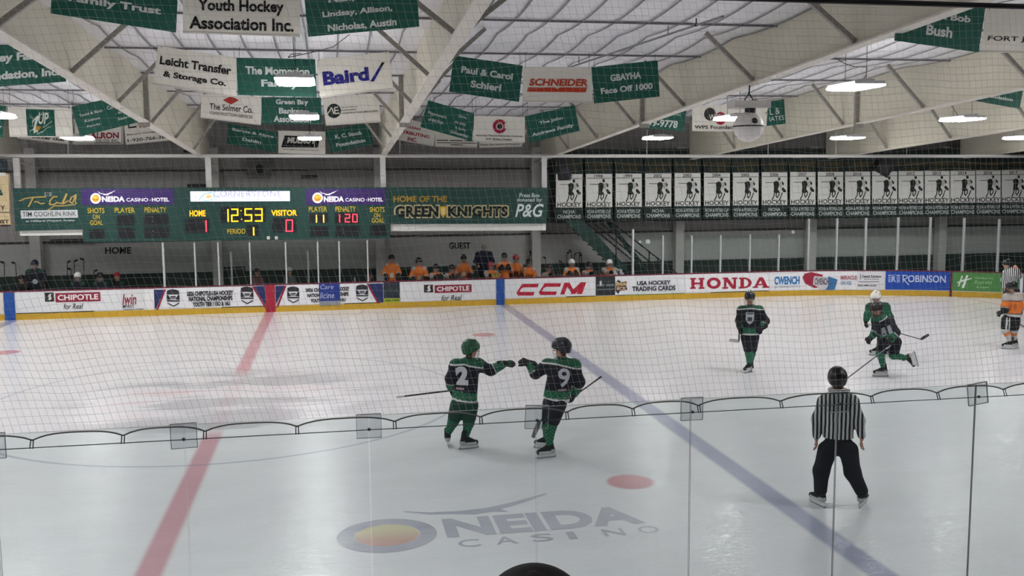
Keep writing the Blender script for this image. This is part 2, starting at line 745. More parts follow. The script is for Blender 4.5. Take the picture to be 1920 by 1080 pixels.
# ---- ceiling: insulation quilt sagging between purlins
nx, PX, PY = 0, 0.575, 3.57
ys = np.arange(YB, WALL_Y+0.3, 0.17)
xs = np.arange(XL, XR+0.2, 0.2875)
vv = []
for y in ys:
    for i, x in enumerate(xs):
        sag = -0.085*abs(math.sin(PI*(y-11.45)/PY))**0.8
        bil = -0.022*math.sin(PI*(x/PX))**2*(0.5+0.5*math.sin(y*1.9+x))
        vv.append((x, y, roof_z(y)+sag+bil))
ff = []
n_ = len(xs)
for j in range(len(ys)-1):
    for i in range(n_-1):
        ff.append((j*n_+i, (j+1)*n_+i, (j+1)*n_+i+1, j*n_+i+1))
cm = mat('quilted_insulation', '#e6e4e6', 0.42, noise=0.04, scale=2.5, bump=0.35, spec=0.5)
CEIL = struct(obj('ceiling', vv, ff, cm, smooth=True))
STRAP = mat('strap_grey', '#8a898c', 0.6)
mb = MB()
for x in np.arange(XL+0.3, XR, PX):
    for j in range(0, len(ys)-1, 2):
        y0, y1 = ys[j], ys[min(j+2, len(ys)-1)]
        z0 = roof_z(y0)-0.085*abs(math.sin(PI*(y0-11.45)/PY))**0.8-0.03
        z1 = roof_z(y1)-0.085*abs(math.sin(PI*(y1-11.45)/PY))**0.8-0.03
        mb.bar((x, y0, z0), (x, y1, z1), 0.03, 0.012)
mb.build('straps', STRAP, CEIL)
mb = MB()
for kk in range(-6, 6):
    y = 13.235+kk*PY
    if YB < y < WALL_Y:
        mb.bar((XL, y, roof_z(y)-0.12), (XR, y, roof_z(y)-0.12), 0.035, 0.035)
mb.build('cross_straps', mat('strap_dark', '#747377', 0.6), CEIL)

# ---- tapered roof beams and wall columns
CREAM = mat('beam_cream', '#d9d4c1', 0.55, noise=0.06, scale=0.8)
CREAM2 = mat('flange_cream', '#ddd6ca', 0.5, noise=0.05, scale=1.2)
BRACE = mat('brace_grey', '#96928a', 0.6)
ordn = ['leftmost', 'second', 'third', 'fourth', 'fifth', 'sixth', 'seventh', 'eighth', 'ninth']
BEAMS = []
for i, x in enumerate(BEAMX):
    t = empty('roof_beam', (x, WALL_Y-0.4, flange_z(WALL_Y)))
    n0 = max(0, i-1)
    lab = {2: 'cream tapered steel roof beam running over the scoreboard from the upper left',
           3: 'cream tapered steel roof beam between the two middle bays of banners',
           4: 'long cream steel roof beam carrying the white hanging globe',
           5: 'cream steel roof beam beyond the white globe, ending above the championship banners',
           6: 'farthest cream roof beam seen at the upper right behind the lamps',
           1: 'cream roof beam at the far left edge above the seven-line soda banner'}.get(i, 'cream tapered steel roof beam, number %d along the hall' % (i+1))
    tag(t, lab, 'beam', 'tapered steel roof beams', 'structure')
    mb = MB()
    yy = np.arange(YB+0.2, WALL_Y-0.2, 1.5)
    for a, b in zip(yy[:-1], yy[1:]):
        mb.add([(x-0.01, a, flange_z(a)), (x-0.01, b, flange_z(b)), (x-0.01, b, roof_z(b)+0.05), (x-0.01, a, roof_z(a)+0.05)], [(0, 1, 2, 3)])
        mb.add([(x+0.01, a, flange_z(a)), (x+0.01, b, flange_z(b)), (x+0.01, b, roof_z(b)+0.05), (x+0.01, a, roof_z(a)+0.05)], [(3, 2, 1, 0)])
    mb.build('web', CREAM, t)
    mb = MB()
    mb.bar((x, YB+0.2, flange_z(YB+0.2)-0.012), (x, 17.0, flange_z(17.0)-0.012), 0.21, 0.03)
    mb.bar((x, 17.0, flange_z(17.0)-0.012), (x, WALL_Y-0.3, flange_z(WALL_Y-0.3)-0.012), 0.2, 0.025)
    mb.build('bottom_flange', CREAM2, t)
    mb = MB()
    mb.box((x-0.12, 16.97, flange_z(17)-0.12), (x+0.12, 17.05, roof_z(17)-0.02))
    mb.build('splice_plate', BRACE, t)
    for j in range(-2, 5):
        y = 10.6+PY*j
        for sgn in (-1, 1):
            mb = MB()
            z = flange_z(y)
            mb.bar((x+sgn*0.03, y, z+0.06), (x+sgn*0.95, y, roof_z(y)-0.1), 0.07, 0.07, (0, 1, 0))
            mb.build('flange_brace', BRACE, t)
    if 1 <= i <= 7:
        c = MB()
        c.box((x-0.17, WALL_Y-0.5, 0), (x+0.17, WALL_Y-0.14, flange_z(WALL_Y)+0.6))
        o = struct(c.build('wall_column', mat('column_white', '#bcbab6', 0.6, noise=0.04, scale=1)))
        tag(o, 'pale grey steel wall column under the beam end, column %d from the left' % i, 'column', 'wall columns', 'structure')

# ---- lamps
LENS = mat('lamp_lens', '#ffffff', 0.4, emit=LAMP_STRENGTH)
HOUS = mat('lamp_housing', '#c9c9c9', 0.5)
CORD = mat('cord_black', '#1c1c1c', 0.6)
lampz = {2.6: 6.35, 11.6: 6.0, 17.6: 5.75, 23.6: 5.5}
wherex = {-11.3: 'beyond the left frame edge', -5.05: 'in the bay left of the sloping beam', 1.5: 'over the scoreboard bay', 12.4: 'in the bay with the white globe',
          19.0: 'in the bay right of the white globe', 25.5: 'at the far right edge'}
wherey = {2.6: 'out of view', 11.6: 'nearest one', 17.6: 'middle one', 23.6: 'farthest one'}
lampw = {}
for lx0, wx in wherex.items():
    for ly, lz in lampz.items():
        lx = lx0-0.35 if (lx0, ly) == (-5.05, 17.6) else lx0
        if lx > 25 and 10 < ly < 20:
            continue
        t = empty('ceiling_lamp', (lx, ly, lz))
        tag(t, 'bright hanging strip lamp %s, %s' % (wx, wherey[ly]), 'ceiling lamp', 'hanging arena lamps')
        mb = MB()
        mb.box((lx-0.32, ly-0.55, lz+0.03), (lx+0.32, ly+0.55, lz+0.09))
        mb.box((lx-0.12, ly-0.5, lz+0.09), (lx+0.12, ly+0.5, lz+0.13))
        mb.build('housing', HOUS, t)
        mb = MB()
        pr = [(-0.34, 0.03), (-0.34, 0.0), (-0.26, -0.025), (0.26, -0.025), (0.34, 0.0), (0.34, 0.03)]
        vv = [(lx+a, ly+s*(0.53 if h > -0.02 else 0.46), lz+h) for s in (-1, 1) for a, h in pr]
        mb.add(vv, [(i, i+1, i+7, i+6) for i in range(5)]+[(5, 0, 6, 11), (5, 4, 3, 2, 1, 0), (6, 7, 8, 9, 10, 11)])
        mb.build('lens', LENS, t)
        for s in (-1, 1):
            mb = MB()
            mb.tube([(lx, ly+s*0.4, lz+0.12), (lx, ly+s*0.4, roof_z(ly)-0.05)], 0.006, 4)
            mb.build('hanging_cord', CORD, t)

# wires trailing along the roof
for pts, lab in (([(565, 100, 11.6), (545, 102, 11.6), (540, 108, 11.6), (590, 97, 12.0), (625, 88, 11.0), (655, 65, 10.0)], 'thin black wire drooping from the ceiling above the banner with the blue word'),
                 ([(1558, 104, 12), (1583, 119, 12), (1602, 125, 12), (1626, 126, 12), (1624, 140, 12), (1617, 153, 12)], 'thin black wire drooping from the long beam at right'),
                 ([(1784, 198, 18), (1792, 210, 18), (1799, 220, 18), (1800, 229, 18)], 'short black wire running down to the strip lamp at right')):
    mb = MB()
    mb.tube([at(*q) for q in pts], 0.008, 5)
    o = mb.build('wire', CORD)
    tag(o, lab, 'wire')

# sprinkler pipe along the roof of the clear bay
p0, p1 = Vector((6.1, 19.0, roof_z(19)-0.32)), Vector((8.1, 8.0, roof_z(8)-0.3))
t = empty('sprinkler_pipe', p0)
tag(t, 'thin grey pipe with drop hangers along the ceiling above the orange-word banner', 'pipe')
MB().tube([p0, p1], 0.018, 6).build('pipe', STRAP, t)
for y in (9.66, 13.23, 16.8):
    f = (y-p0.y)/(p1.y-p0.y)
    q = p0.lerp(p1, f)
    MB().tube([q, (q.x, q.y, roof_z(y)-0.15)], 0.007, 4).build('drop_hanger', CORD, t)
q = p0.lerp(p1, 0.93)
mb = MB()
mb.lathe(q+Vector((0, 0, -0.02)), [(0.01, 0), (0.035, 0.01), (0.035, 0.03), (0.012, 0.04), (0.012, 0.13)], 8)
mb.build('sprinkler_head', CORD, t)

# hanging globe
g = Vector((9.75, 10.7, 5.18))
t = empty('hanging_globe', g)
tag(t, 'big white globe hung by black chains from the long beam', 'globe')
prof = [(0.28*math.sin(a), -0.28*math.cos(a)) for a in np.linspace(0.02, PI-0.35, 22)]
MB().lathe(g, prof, 32).build('globe', mat('globe_white', '#dedad6', 0.45), t, smooth=True)
MB().lathe(g+Vector((0, 0, 0.01)), [(0.284, -0.012), (0.284, 0.012)], 32).build('seam_band', CORD, t)
mb = MB()
mb.lathe(g+Vector((0.02, -0.02, 0.24)), [(0.1, 0), (0.1, 0.12), (0.05, 0.15)], 12)
mb.build('swivel', mat('dark_metal', '#2a2a2a', 0.5), t)
mb = MB()
d = (CAM-g)
d.z = 0
d.normalize()
sd = d.cross(Vector((0, 0, 1)))
q = g+d*0.232+Vector((0, 0, 0.115))-sd*(-0.1)
q = g+(d*0.235+sd*-0.11+Vector((0, 0, 0.10))).normalized()*0.28
mb.lathe(q, [(0.055, -0.02), (0.055, 0.006), (0.02, 0.008)], 16, axis=(q-g))
mb.build('port', CORD, t)
mb = MB()
mb.box((g.x-0.35, g.y-0.2, g.z+0.34), (g.x+0.35, g.y+0.2, g.z+0.47))
mb.build('mounting_box', mat('box_white', '#d6d2cc', 0.5), t)
for a in (-1, 1):
    mb = MB()
    mb.tube([(g.x+a*0.1, g.y, g.z+0.47), (g.x, g.y, g.z+0.62)], 0.012, 5)
    mb.build('chain', CORD, t)
mb = MB()
mb.tube([(g.x, g.y, g.z+0.6), (g.x+0.01, g.y, flange_z(10.7)-0.02)], 0.014, 5)
mb.build('chain', CORD, t)
# ================================================================== banners hung from the roof
BG, BW = '#16594a', '#ebe7db'
BMAT = {'g': mat('banner_green', BG, 0.65, noise=0.04, scale=3), 'w': mat('banner_white', BW, 0.6, noise=0.03, scale=3)}
YA, YBn, YC, YD = 6.0, 13.15, 20.3, 27.45
WT = '#dfe3df'


def banner(label, c4, Y, colr, items, wave=0.004, group='sponsor banners hung from the roof', batten=None):
    S = pquad(*c4, Y, wave=wave)
    t = slab(S, 'roof_banner', BMAT[colr], None, 0.008, 14, 4)
    base = (S.TL+S.TR)/2
    rebase(t, base)
    tag(t, label, 'banner', group)
    layers = {}
    for it in items:
        if it[0] == 'SUB':
            continue
        layers.setdefault(it[-1] if isinstance(it[-1], str) and it[-1].startswith('#') else WT, []).append(it)
    for n, (colk, its) in enumerate(layers.items()):
        mk = Marks(S, 0.007+0.003*n)
        for it in its:
            kind = it[0]
            if kind == 't':
                _, txt, b, bold, sh = it[:5]
                Marks(S, 0.007+0.003*n).text(txt, *b, bold=bold-0.004, shear=sh).build('lettering', ink(colk), t)
            elif kind == 'r':
                mk.rect(*it[1])
            elif kind == 'p':
                mk.poly(it[1])
            elif kind == 'd':
                mk.disc(*it[1])
            elif kind == 'l':
                mk.line(it[1], it[2])
        mk.build('emblem', ink(colk), t)
    for q in (S.TL, S.TR):
        a = 0.04 if q is S.TL else 0.96
        P = S.p(a, 1.0)
        top = min(roof_z(P.y)-0.06, P.z+0.7)
        if top > P.z+0.02:
            MB().tube([(P.x, P.y, P.z-0.03), (P.x, P.y, top)], 0.004, 4).build('hanging_cord', CORD, t)
    if colr == 'w' and batten is not False:
        MB().tube([S.p(0, 0.0, 0.0), S.p(1, 0.0, 0.0)], 0.016, 6).build('batten', mat('batten', '#cfcac0', 0.5), t)
    return t


def T(txt, b, bold=0.045, sh=0.0, col=WT):
    return ('t', txt, b, bold, sh, col)


BK, MR, OR, NV = '#1d1d1f', '#a3243c', '#c2452c', '#2b2a80'
# bay left of the sloping beam
banner('green banner with two white lines, cut off by the left frame edge', ((-50, 90), (122, 77), (124, 153), (-50, 166)), YBn, 'g',
       [T('lsey Family', (-18, 93, 101, 122)), T('undation, Inc.', (-22, 126, 112, 154))])
banner('sliver of a green banner at the left edge left of the soda banner', ((-80, 190), (11, 199), (5, 258), (-80, 250)), YC, 'g', [T('Family', (-45, 228, 3, 248))])
banner('white banner with a square green soda splash picture', ((14, 200), (134, 203), (137, 256), (18, 256)), YC, 'w',
       [('r', (50, 205, 103, 255), '#1b5547'), ('l', [(55, 215), (63, 225), (60, 238)], 1.2, '#a9b7a4'), ('l', [(82, 208), (76, 216), (93, 211)], 1.2, '#a9b7a4'),
        ('l', [(56, 246), (72, 236), (70, 252), (80, 246)], 1.5, '#a9b7a4'), ('l', [(80, 240), (98, 227)], 1.5, '#a9b7a4'), ('l', [(78, 250), (88, 240), (96, 238)], 1.2, '#a9b7a4'),
        ('p', [(64, 243), (70, 236), (78, 238), (74, 244)], '#c08a2c'), ('p', [(63, 251), (64, 242), (72, 245)], '#d8d8c8'),
        ('p', [(60, 228), (71, 216), (73, 219), (66, 245), (62, 245), (67, 224), (61, 230)], '#d9ded6'), T('UP', (72, 211, 92, 233), 0.03, 0.3, '#d9ded6')])
banner('tilted green banner with two columns of small white names beside the soda banner', ((134, 200), (240, 177), (260, 229), (150, 256)), YC, 'g',
       [T('Todd & Beth', (147, 207, 194, 217), 0.02), T('Koehne', (158, 219, 189, 229), 0.02), T('Family', (163, 230, 190, 240), 0.02),
        T('Curt &', (200, 194, 224, 206), 0.02), T('- Bret', (215, 206, 238, 215), 0.02), T('Saarl', (220, 216, 243, 226), 0.02)])
banner('white banner whose black lower line peeks out under the soda banner', ((30, 222), (132, 226), (129, 270), (32, 259)), YD, 'w', [T('soccer club', (60, 253, 121, 265), 0.03, 0, BK)])
banner('white bordered banner with maroon capitals of an oil firm', ((138, 224), (231, 221), (231, 270), (137, 270)), YD, 'w',
       [T('ALRON', (169, 248, 223, 260), 0.045, 0, '#8a2038'), T('OIL CO. INC.', (180, 261, 223, 266), 0.02, 0, BK), T('OUR THANKS TO YOU', (178, 266, 225, 269), 0.01, 0, BK),
        ('l', [(140, 227), (139, 268), (229, 268), (229, 224)], 1, BK)])
banner('white banner with a red and black electric firm mark and a phone number', ((232, 228), (331, 213), (328, 262), (236, 271)), YD, 'w',
       [('p', [(239, 234), (243, 234), (243, 238), (256, 236), (256, 239), (241, 241)], BK), T('Van', (258, 228, 282, 241), 0.04, 0, '#b0303c'), T('Ert', (283, 226, 300, 239), 0.04, 0, '#b0303c'),
        T('Electric Company,', (238, 245, 304, 254), 0.01, 0, BK), T('1-920-766-3888', (239, 253, 322, 266), 0.02, 0, BK)])
# bay over the scoreboard
banner('green banner at the top left with one line of white lettering', ((100, -82), (335, -48), (330, 61), (95, 25)), YA, 'g', [T('Family Trust', (128, -8, 303, 28), 0.04)])
banner('white banner at the top edge with two lines of black lettering', ((343, -42), (563, -38), (562, 67), (343, 60)), YA, 'w',
       [T('Youth Hockey', (371, -2, 532, 30), 0.035, 0, BK), T('Association Inc.', (355, 30, 551, 60), 0.035, 0, BK)])
banner('green banner at the top edge with three lines of white given names', ((567, -38), (779, -62), (786, 50), (578, 69)), YA, 'g',
       [T('Nan, Brian,', (615, -19, 732, 8), 0.04), T('Lindsay, Allison,', (604, 9, 736, 36), 0.04), T('Nicholas, Austin', (614, 34, 744, 62), 0.04)])
banner('white banner with two tilted black lines left of the lamp-covered green banner', ((296, 86), (445, 108), (443, 182), (287, 157)), YBn, 'w',
       [T('Leicht Transfer', (299, 106, 434, 139), 0.035, 0, BK), T('& Storage Co.', (305, 134, 424, 163), 0.035, 0, BK)])
banner('green banner partly hidden by the nearest lamp of its bay', ((443, 108), (591, 111), (594, 182), (446, 178)), YBn, 'g',
       [T('The Momorion', (460, 124, 580, 142), 0.04), T('Family', (490, 149, 560, 168), 0.04)])
banner('white tilted banner with one big blue word and a slash', ((593, 112), (729, 97), (737, 166), (600, 182)), YBn, 'w',
       [T('Baird', (605, 125, 692, 161), 0.05, 0, NV), ('p', [(716, 117), (721, 117), (701, 153), (694, 153)], NV), ('p', [(711, 125), (716, 117), (721, 117), (716, 126)], BK)])
banner('white banner with a red diamond above black serif-style lettering', ((378, 176), (492, 182), (489, 234), (376, 220)), YC, 'w',
       [('p', [(418, 188), (433, 180), (448, 188), (433, 196)], '#b03a30'), T('The Selmer Co.', (393, 193, 474, 212), 0.015, 0, '#333333'), T('CONSTRUCTION SERVICES', (393, 210, 474, 221), 0.01, 0, '#333333')])
banner('green banner with three white lines behind the middle lamp', ((490, 182), (602, 183), (603, 234), (491, 232)), YC, 'g',
       [T('Green Bay', (517, 186, 578, 199), 0.04), T('Bankers', (523, 202, 574, 214), 0.04), T('Association', (513, 217, 583, 230), 0.04)])
banner('white banner with a round dark letter emblem and three small lines', ((605, 183), (709, 175), (714, 228), (611, 235)), YC, 'w',
       [('d', (626, 208, 13, 13.5), '#23312c'), ('l', [(614, 214), (622, 202), (626, 214)], 2, BW), ('l', [(634, 201), (627, 202), (628, 213), (636, 212)], 2, BW), ('l', [(628, 207), (635, 207)], 2, BW),
        T('ARCHITECTS', (639, 199, 670, 203), 0.02, 0, BK), T('ENGINEERS', (639, 204, 668, 208), 0.02, 0, BK), T('CONSTRUCTION MANAGERS', (640, 207.5, 709, 213), 0.02, 0, BK)])
banner('small green banner with two white lines, lowest left over the scoreboard', ((428, 232), (521, 249), (517, 286), (425, 269)), YD, 'g',
       [T('Bernie & Alyce', (435, 243, 514, 257), 0.04), T('Dahlin', (454, 258, 490, 270), 0.04)])
banner('small white banner with a slanted black block sign behind the far lamp', ((522, 245), (610, 247), (610, 290), (522, 287)), YD, 'w',
       [('p', [(534, 254), (600, 257), (596, 277), (527, 276)], BK), T('MULROY', (538, 257, 594, 270), 0.06, 0.2, '#d8d4cc'), T("APARTMENT LIVING IS GREAT", (529, 279, 598, 283), 0.01, 0, BK)])
banner('small green banner with two white lines, lowest right over the scoreboard', ((609, 244), (692, 232), (701, 271), (621, 286)), YD, 'g',
       [T('K. C. Stock', (627, 245, 680, 260), 0.04), T('Foundation', (629, 260, 686, 275), 0.04)])
# clear bay
banner('green banner with two white lines left of the orange-word banner', ((851, 104), (980, 123), (973, 191), (842, 172)), YBn, 'g',
       [T('Paul & Carol', (864, 124, 962, 150), 0.04), T('Schierl', (882, 150, 940, 172), 0.04)])
banner('white banner with one orange word underlined by an orange bar', ((980, 125), (1110, 126), (1110, 192), (980, 190)), YBn, 'w',
       [T('SCHNEIDER', (992, 147, 1102, 162), 0.045, 0.15, OR), ('p', [(990, 164), (1040, 164), (1045, 167), (1049, 164), (1101, 164), (1098, 173), (988, 172)], OR)])
banner('green banner with two white lines right of the orange-word banner', ((1109, 126), (1233, 113), (1237, 181), (1114, 194)), YBn, 'g',
       [T('GBAYHA', (1144, 134, 1202, 153), 0.04), T('Face Off 1000', (1126, 155, 1224, 177), 0.04)])
banner('tilted green banner with two blocks of small white lines right of the beam', ((803, 188), (889, 213), (885, 265), (788, 238)), YC, 'g',
       [T('Playmakers', (801, 209, 838, 223), 0.02), T('of BAYHA', (802, 221, 832, 233), 0.02), T('Jamie,', (859, 214, 876, 225), 0.02), T('Al, Judy', (852, 226, 874, 237), 0.02),
        T('& Emily', (853, 237, 874, 247), 0.02), T('Schneider', (844, 245, 879, 257), 0.02)])
banner('white banner with a red ring emblem above two small black lines', ((889, 217), (984, 219), (984, 267), (887, 265)), YC, 'w',
       [('d', (937, 237, 13, 13, 24, 0.55), MR), ('r', (946, 231, 953, 241), BW), ('d', (937, 237, 5, 5), '#3a2226'), T('American Natural Resources Company', (892, 252, 980, 258), 0.02, 0.15, BK),
        T('ANR Pipeline Company', (910, 258.5, 961, 264.5), 0.02, 0.15, BK)])
banner('tilted green banner with two white lines right of the red ring', ((985, 218), (1077, 197), (1087, 245), (993, 268)), YC, 'g',
       [T('The John', (1010, 219, 1056, 234), 0.04), T('Andrews Family', (996, 236, 1077, 253), 0.04)])
banner('white banner with red capitals half hidden behind the middle beam', ((726, 214), (818, 236), (813, 274), (722, 258)), YD, 'w',
       [T('BADGER CLEAN', (728, 231, 789, 241), 0.04, 0, MR), T('DISTRIBUTING', (740, 244, 806, 257), 0.04, 0, MR), T('INC.', (764, 256, 782, 267), 0.04, 0, MR)])
banner('white banner with tiny black lines under the tilted green banner', ((816, 240), (896, 246), (894, 277), (816, 275)), YD, 'w',
       [('l', [(819, 263), (840, 263.3)], 1.6, BK), ('l', [(843, 263.4), (868, 263.8)], 1.6, BK), ('l', [(871, 264), (893, 264.3)], 1.6, BK), ('l', [(819, 267.5), (893, 268.6)], 1.2, BK), ('l', [(845, 271.5), (868, 272)], 1.4, BK), ('l', [(818, 275), (893, 276)], 0.8, BK)])
banner('white banner with one black line just under the red ring banner', ((898, 244), (988, 243), (978, 275), (899, 277)), YD, 'w', [T('Parks, Recreation, & Forestry', (901, 268, 975, 274), 0.02, 0, BK)])
# bay with the globe
banner('green banner at the top right with two white lines under the long beam', ((1684, -6), (1848, 13), (1835, 98), (1677, 76)), YA, 'g',
       [T('Carol & Bob', (1698, 16, 1821, 42), 0.04), T('Bush', (1736, 45, 1786, 72), 0.04)])
banner('white banner at the top right corner with dotted black capitals', ((1850, 15), (1992, 22), (1985, 99), (1838, 96)), YA, 'w', [T('FORT JAMES', (1852, 67, 1976, 82), 0.01, 0, BK)])
banner('green banner with white phone digits showing below the long beam', ((1190, 196), (1287, 207), (1281, 246), (1184, 239)), YC, 'g', [T('PAVE, Inc.', (1222, 208, 1278, 218), 0.02), T('499-9778', (1205, 221, 1271, 241), 0.035)])
banner('white banner with overlapping black and red discs left of the globe', ((1298, 198), (1400, 195), (1400, 246), (1298, 245)), YC, 'w',
       [('d', (1331, 214, 11, 12), '#3a3c3a'), ('d', (1351, 222, 10.5, 12), MR), T('WPS', (1329, 214, 1351, 225), 0.02, 0, '#e8e4e0'), T('WPS Foundation', (1302, 235, 1388, 242), 0.02, 0, BK)])
banner('half white half green banner with white serif-style letters right of the globe', ((1402, 196), (1470, 186), (1473, 232), (1412, 239)), YC, 'g',
       [('p', [(1402, 196), (1440, 191), (1437, 236), (1412, 239)], BW), T('Quall', (1420, 208, 1441, 217), 0.01, 0.2, BK), T('L &', (1443, 201, 1462, 216), 0.005, 0), T('IATES', (1442, 216, 1470, 228), 0.005, 0)])
banner('green banner corner with one white word at the far right below the beams', ((1832, 152), (1919, 166), (1912, 204), (1822, 188)), YBn, 'g', [T('Foundation', (1842, 176, 1900, 189), 0.04)])

# ================================================================== frame over the far boards, scoreboard and signs
FY = 26.56
PIPE = mat('pipe_white', '#d2d0cc', 0.5)
t = empty('net_support_frame', at(720, 293, FY))
tag(t, 'long white pipe frame with uprights above the scoreboard', 'frame')
L_, R_ = at(-60, 287.5, FY), at(1920, 293, FY)
zz = (at(400, 290, FY).z+at(1020, 297, FY).z)/2
mb = MB()
mb.tube([(L_.x-3, FY, zz+0.08), (33, FY, zz-0.09)], 0.06, 8)
mb.build('top_rail', PIPE, t)
for px, pb in ((32, 352), (391, 352), (718, 352), (1020, 352)):
    a = at(px, 292, FY)
    b = at(px, pb, FY)
    x = (a.x+b.x)/2
    mb = MB()
    mb.box((x-0.09, FY-0.06, b.z-0.02), (x+0.09, FY+0.06, zz))
    mb.build('upright', PIPE, t)
for px in (1213, 1440, 1567, 750, 1700, 128, 590):
    x = at(px, 285, FY).x
    MB().tube([(x, FY, zz), (x, FY, zz+0.9)], 0.012, 5).build('hanger_rod', PIPE, t)
# thin cable from the eave
SY = 26.15


def signbox(name, label, cat, c4, material, depth=0.22):
    S = pquad(*c4, SY)
    t = slab(S, name, material, None, depth, 12, 2)
    rebase(t, S.p(0.5, 0, -depth/2))
    tag(t, label, cat)
    return S, t


SG = mat('sign_green', '#183f38', 0.6)
DK = mat('display_black', '#15181b', 0.4)
LIT = 1.1
S, t = signbox('rink_name_sign', 'dark green sign with gold handwriting at the left end of the scoreboard', 'sign', ((24, 353), (152, 353), (157, 430), (29, 433)), SG)
Marks(S, .006).rect(39, 394, 146, 409).build('name_plate', ink('#c9cacb'), t)
mk = Marks(S, .009)
mk.text('TIM COGHLIN RINK', 42, 396, 143, 406, 0.005)
mk.build('lettering', ink('#3a4442'), t)
Marks(S, .006).text('at Hilliard-Weyers Arena', 48, 411, 140, 417.5, 0.02).build('lettering', ink('#c3c6c4'), t)
mk = Marks(S, .006)
GOLD = '#b79a58'
for pts, w_ in (([(36, 377), (48, 372), (62, 370), (86, 369)], 2.4), ([(62, 371), (58, 379), (53, 388)], 3), ([(64, 379), (70, 378), (76, 382), (84, 381)], 2.2),
                ([(108, 369), (100, 369), (94, 376), (93, 383), (100, 384), (108, 379)], 2.6), ([(108, 380), (116, 382), (124, 364), (126, 363), (118, 383), (128, 376)], 2.2),
                ([(142, 366), (134, 370), (130, 378), (136, 381), (143, 364), (141, 379), (144, 382)], 2.4), ([(90, 394), (102, 386), (120, 386), (142, 383)], 2)):
    mk.line(pts, w_)
mk.build('handwriting', ink(GOLD), t)
mk = Marks(S, .006)
mk.rect(83, 360, 97, 368)
mk.build('emblem', ink('#7d8a86'), t)
Marks(S, .009).text('N', 87, 361, 92, 367, 0.05).build('emblem', ink('#1d2b28'), t)

S, t = signbox('scoreboard', 'wide dark green electronic scoreboard with yellow clock and red score digits', 'scoreboard', ((152, 352), (731, 351), (731, 447), (157, 454)), SG, 0.3)
SB = t
PURPLE = mat('sign_purple', '#3a2266', 0.5)
for (x0, x1, cx, l1, l2) in ((153, 326, 179.5, 190, 317), (573, 722, 595.5, 606, 718)):
    mk = Marks(S, .006)
    mk.rect(x0, 354, x1, 384)
    mk.build('sponsor_panel', PURPLE, t)
    mk = Marks(S, .01)
    cy = 372 if x0 < 200 else 371
    mk.disc(cx, cy, 10, 10, 28)
    sc = (l2-l1)/127
    mk.text('NEIDA', l1+1, 368, l1+1+43*sc, 378.5, 0.05)
    mk.text('CASINO', l1+47*sc, 371, l1+88*sc, 378, 0.015)
    mk.text('·', l1+91*sc, 374, l1+93*sc, 375.5, 0.02)
    mk.text('HOTEL', l1+95*sc, 370.5, l1+127*sc, 378, 0.03)
    bx = cx+5
    mk.poly([(bx-2, 357.5), (bx+4, 362), (bx+12, 363.5), (bx+14, 364), (bx+22, 361), (bx+33, 356.5), (bx+24, 362.5), (bx+18, 365), (bx+19, 366.5), (bx+14, 365.8), (bx+9, 366), (bx+10, 364.6), (bx+2, 362.5)])
    mk.build('lettering', ink('#efe9f2', 0.35), t)
    mk = Marks(S, .014)
    mk.disc(cx, cy, 6.6, 6.6, 20)
    mk.build('sun_emblem', ink('#e8941e', 0.3), t)
    mk = Marks(S, .016)
    mk.disc(cx-0.5, cy-2, 5, 3, 16)
    mk.build('sun_emblem', ink('#f3c04a', 0.3), t)
mk = Marks(S, .008)
mk.rect(357, 358.5, 543.5, 377.5)
mk.build('video_strip', ink('#e3e6fb', 0.8), t)
mk = Marks(S, .011)
mk.text('CORNERSTONE', 400, 357.5, 527, 369, 0.0, 0.0, 1.1)
mk.build('lettering', ink('#a9a6c9', 0.5), t)
mk = Marks(S, .011)
mk.line([(373, 376), (378, 368), (384, 363), (398, 361)], 1.5).line([(380, 375), (386, 377), (398, 374)], 1.2).line([(402, 361), (400, 367), (404, 375)], 1.2)
mk.build('emblem', ink('#7fc4c4', 0.4), t)
mk = Marks(S, .011)
mk.disc(391, 368.5, 5, 4, 14)
mk.build('emblem', ink('#f2c78c', 0.6), t)
# captions
YL = '#c3a52e'
for tx, b in (('SHOTS', (164, 390, 196, 400)), ('ON', (174, 402, 187, 411)), ('GOAL', (169, 413, 193, 422)), ('PLAYER', (215, 389, 253, 399)), ('PENALTY', (271, 388.5, 312, 398.5)),
              ('PLAYER', (579, 387, 613, 397)), ('PENALTY', (629, 387, 667, 397)), ('SHOTS', (693, 388, 721, 398)), ('ON', (701, 399.5, 713, 408)), ('GOAL', (697, 408.5, 720, 418)), ('PERIOD', (426, 429, 460, 438.5))):
    Marks(S, .008).text(tx, *b, bold=0.008).build('caption', ink(YL, 0.25), t)
mk = Marks(S, .008)
mk.text('HOME', 355.5, 394, 385.5, 406, 0.03).text('VISITOR', 508.5, 393.5, 557, 405, 0.03)
mk.build('lit_captions', ink('#ffb31c', 1.2), t)
for b in ((168, 430, 196, 447), (220, 403, 252, 423), (221, 427, 253, 448), (270, 402, 316, 423), (271, 426, 317, 446), (347, 410, 392, 437), (414, 388, 498, 417), (463, 422, 485, 443),
          (511, 409, 556, 436), (580, 400, 615, 419), (582, 424, 616, 443), (628, 399, 673, 420), (629, 423, 674, 443), (694, 422, 724, 442)):
    Marks(S, .006).rect(*b).build('digit_window', DK, t)
SEG = {'0': 'abcdef', '1': 'bc', '2': 'abged', '3': 'abgcd', '5': 'afgcd'}


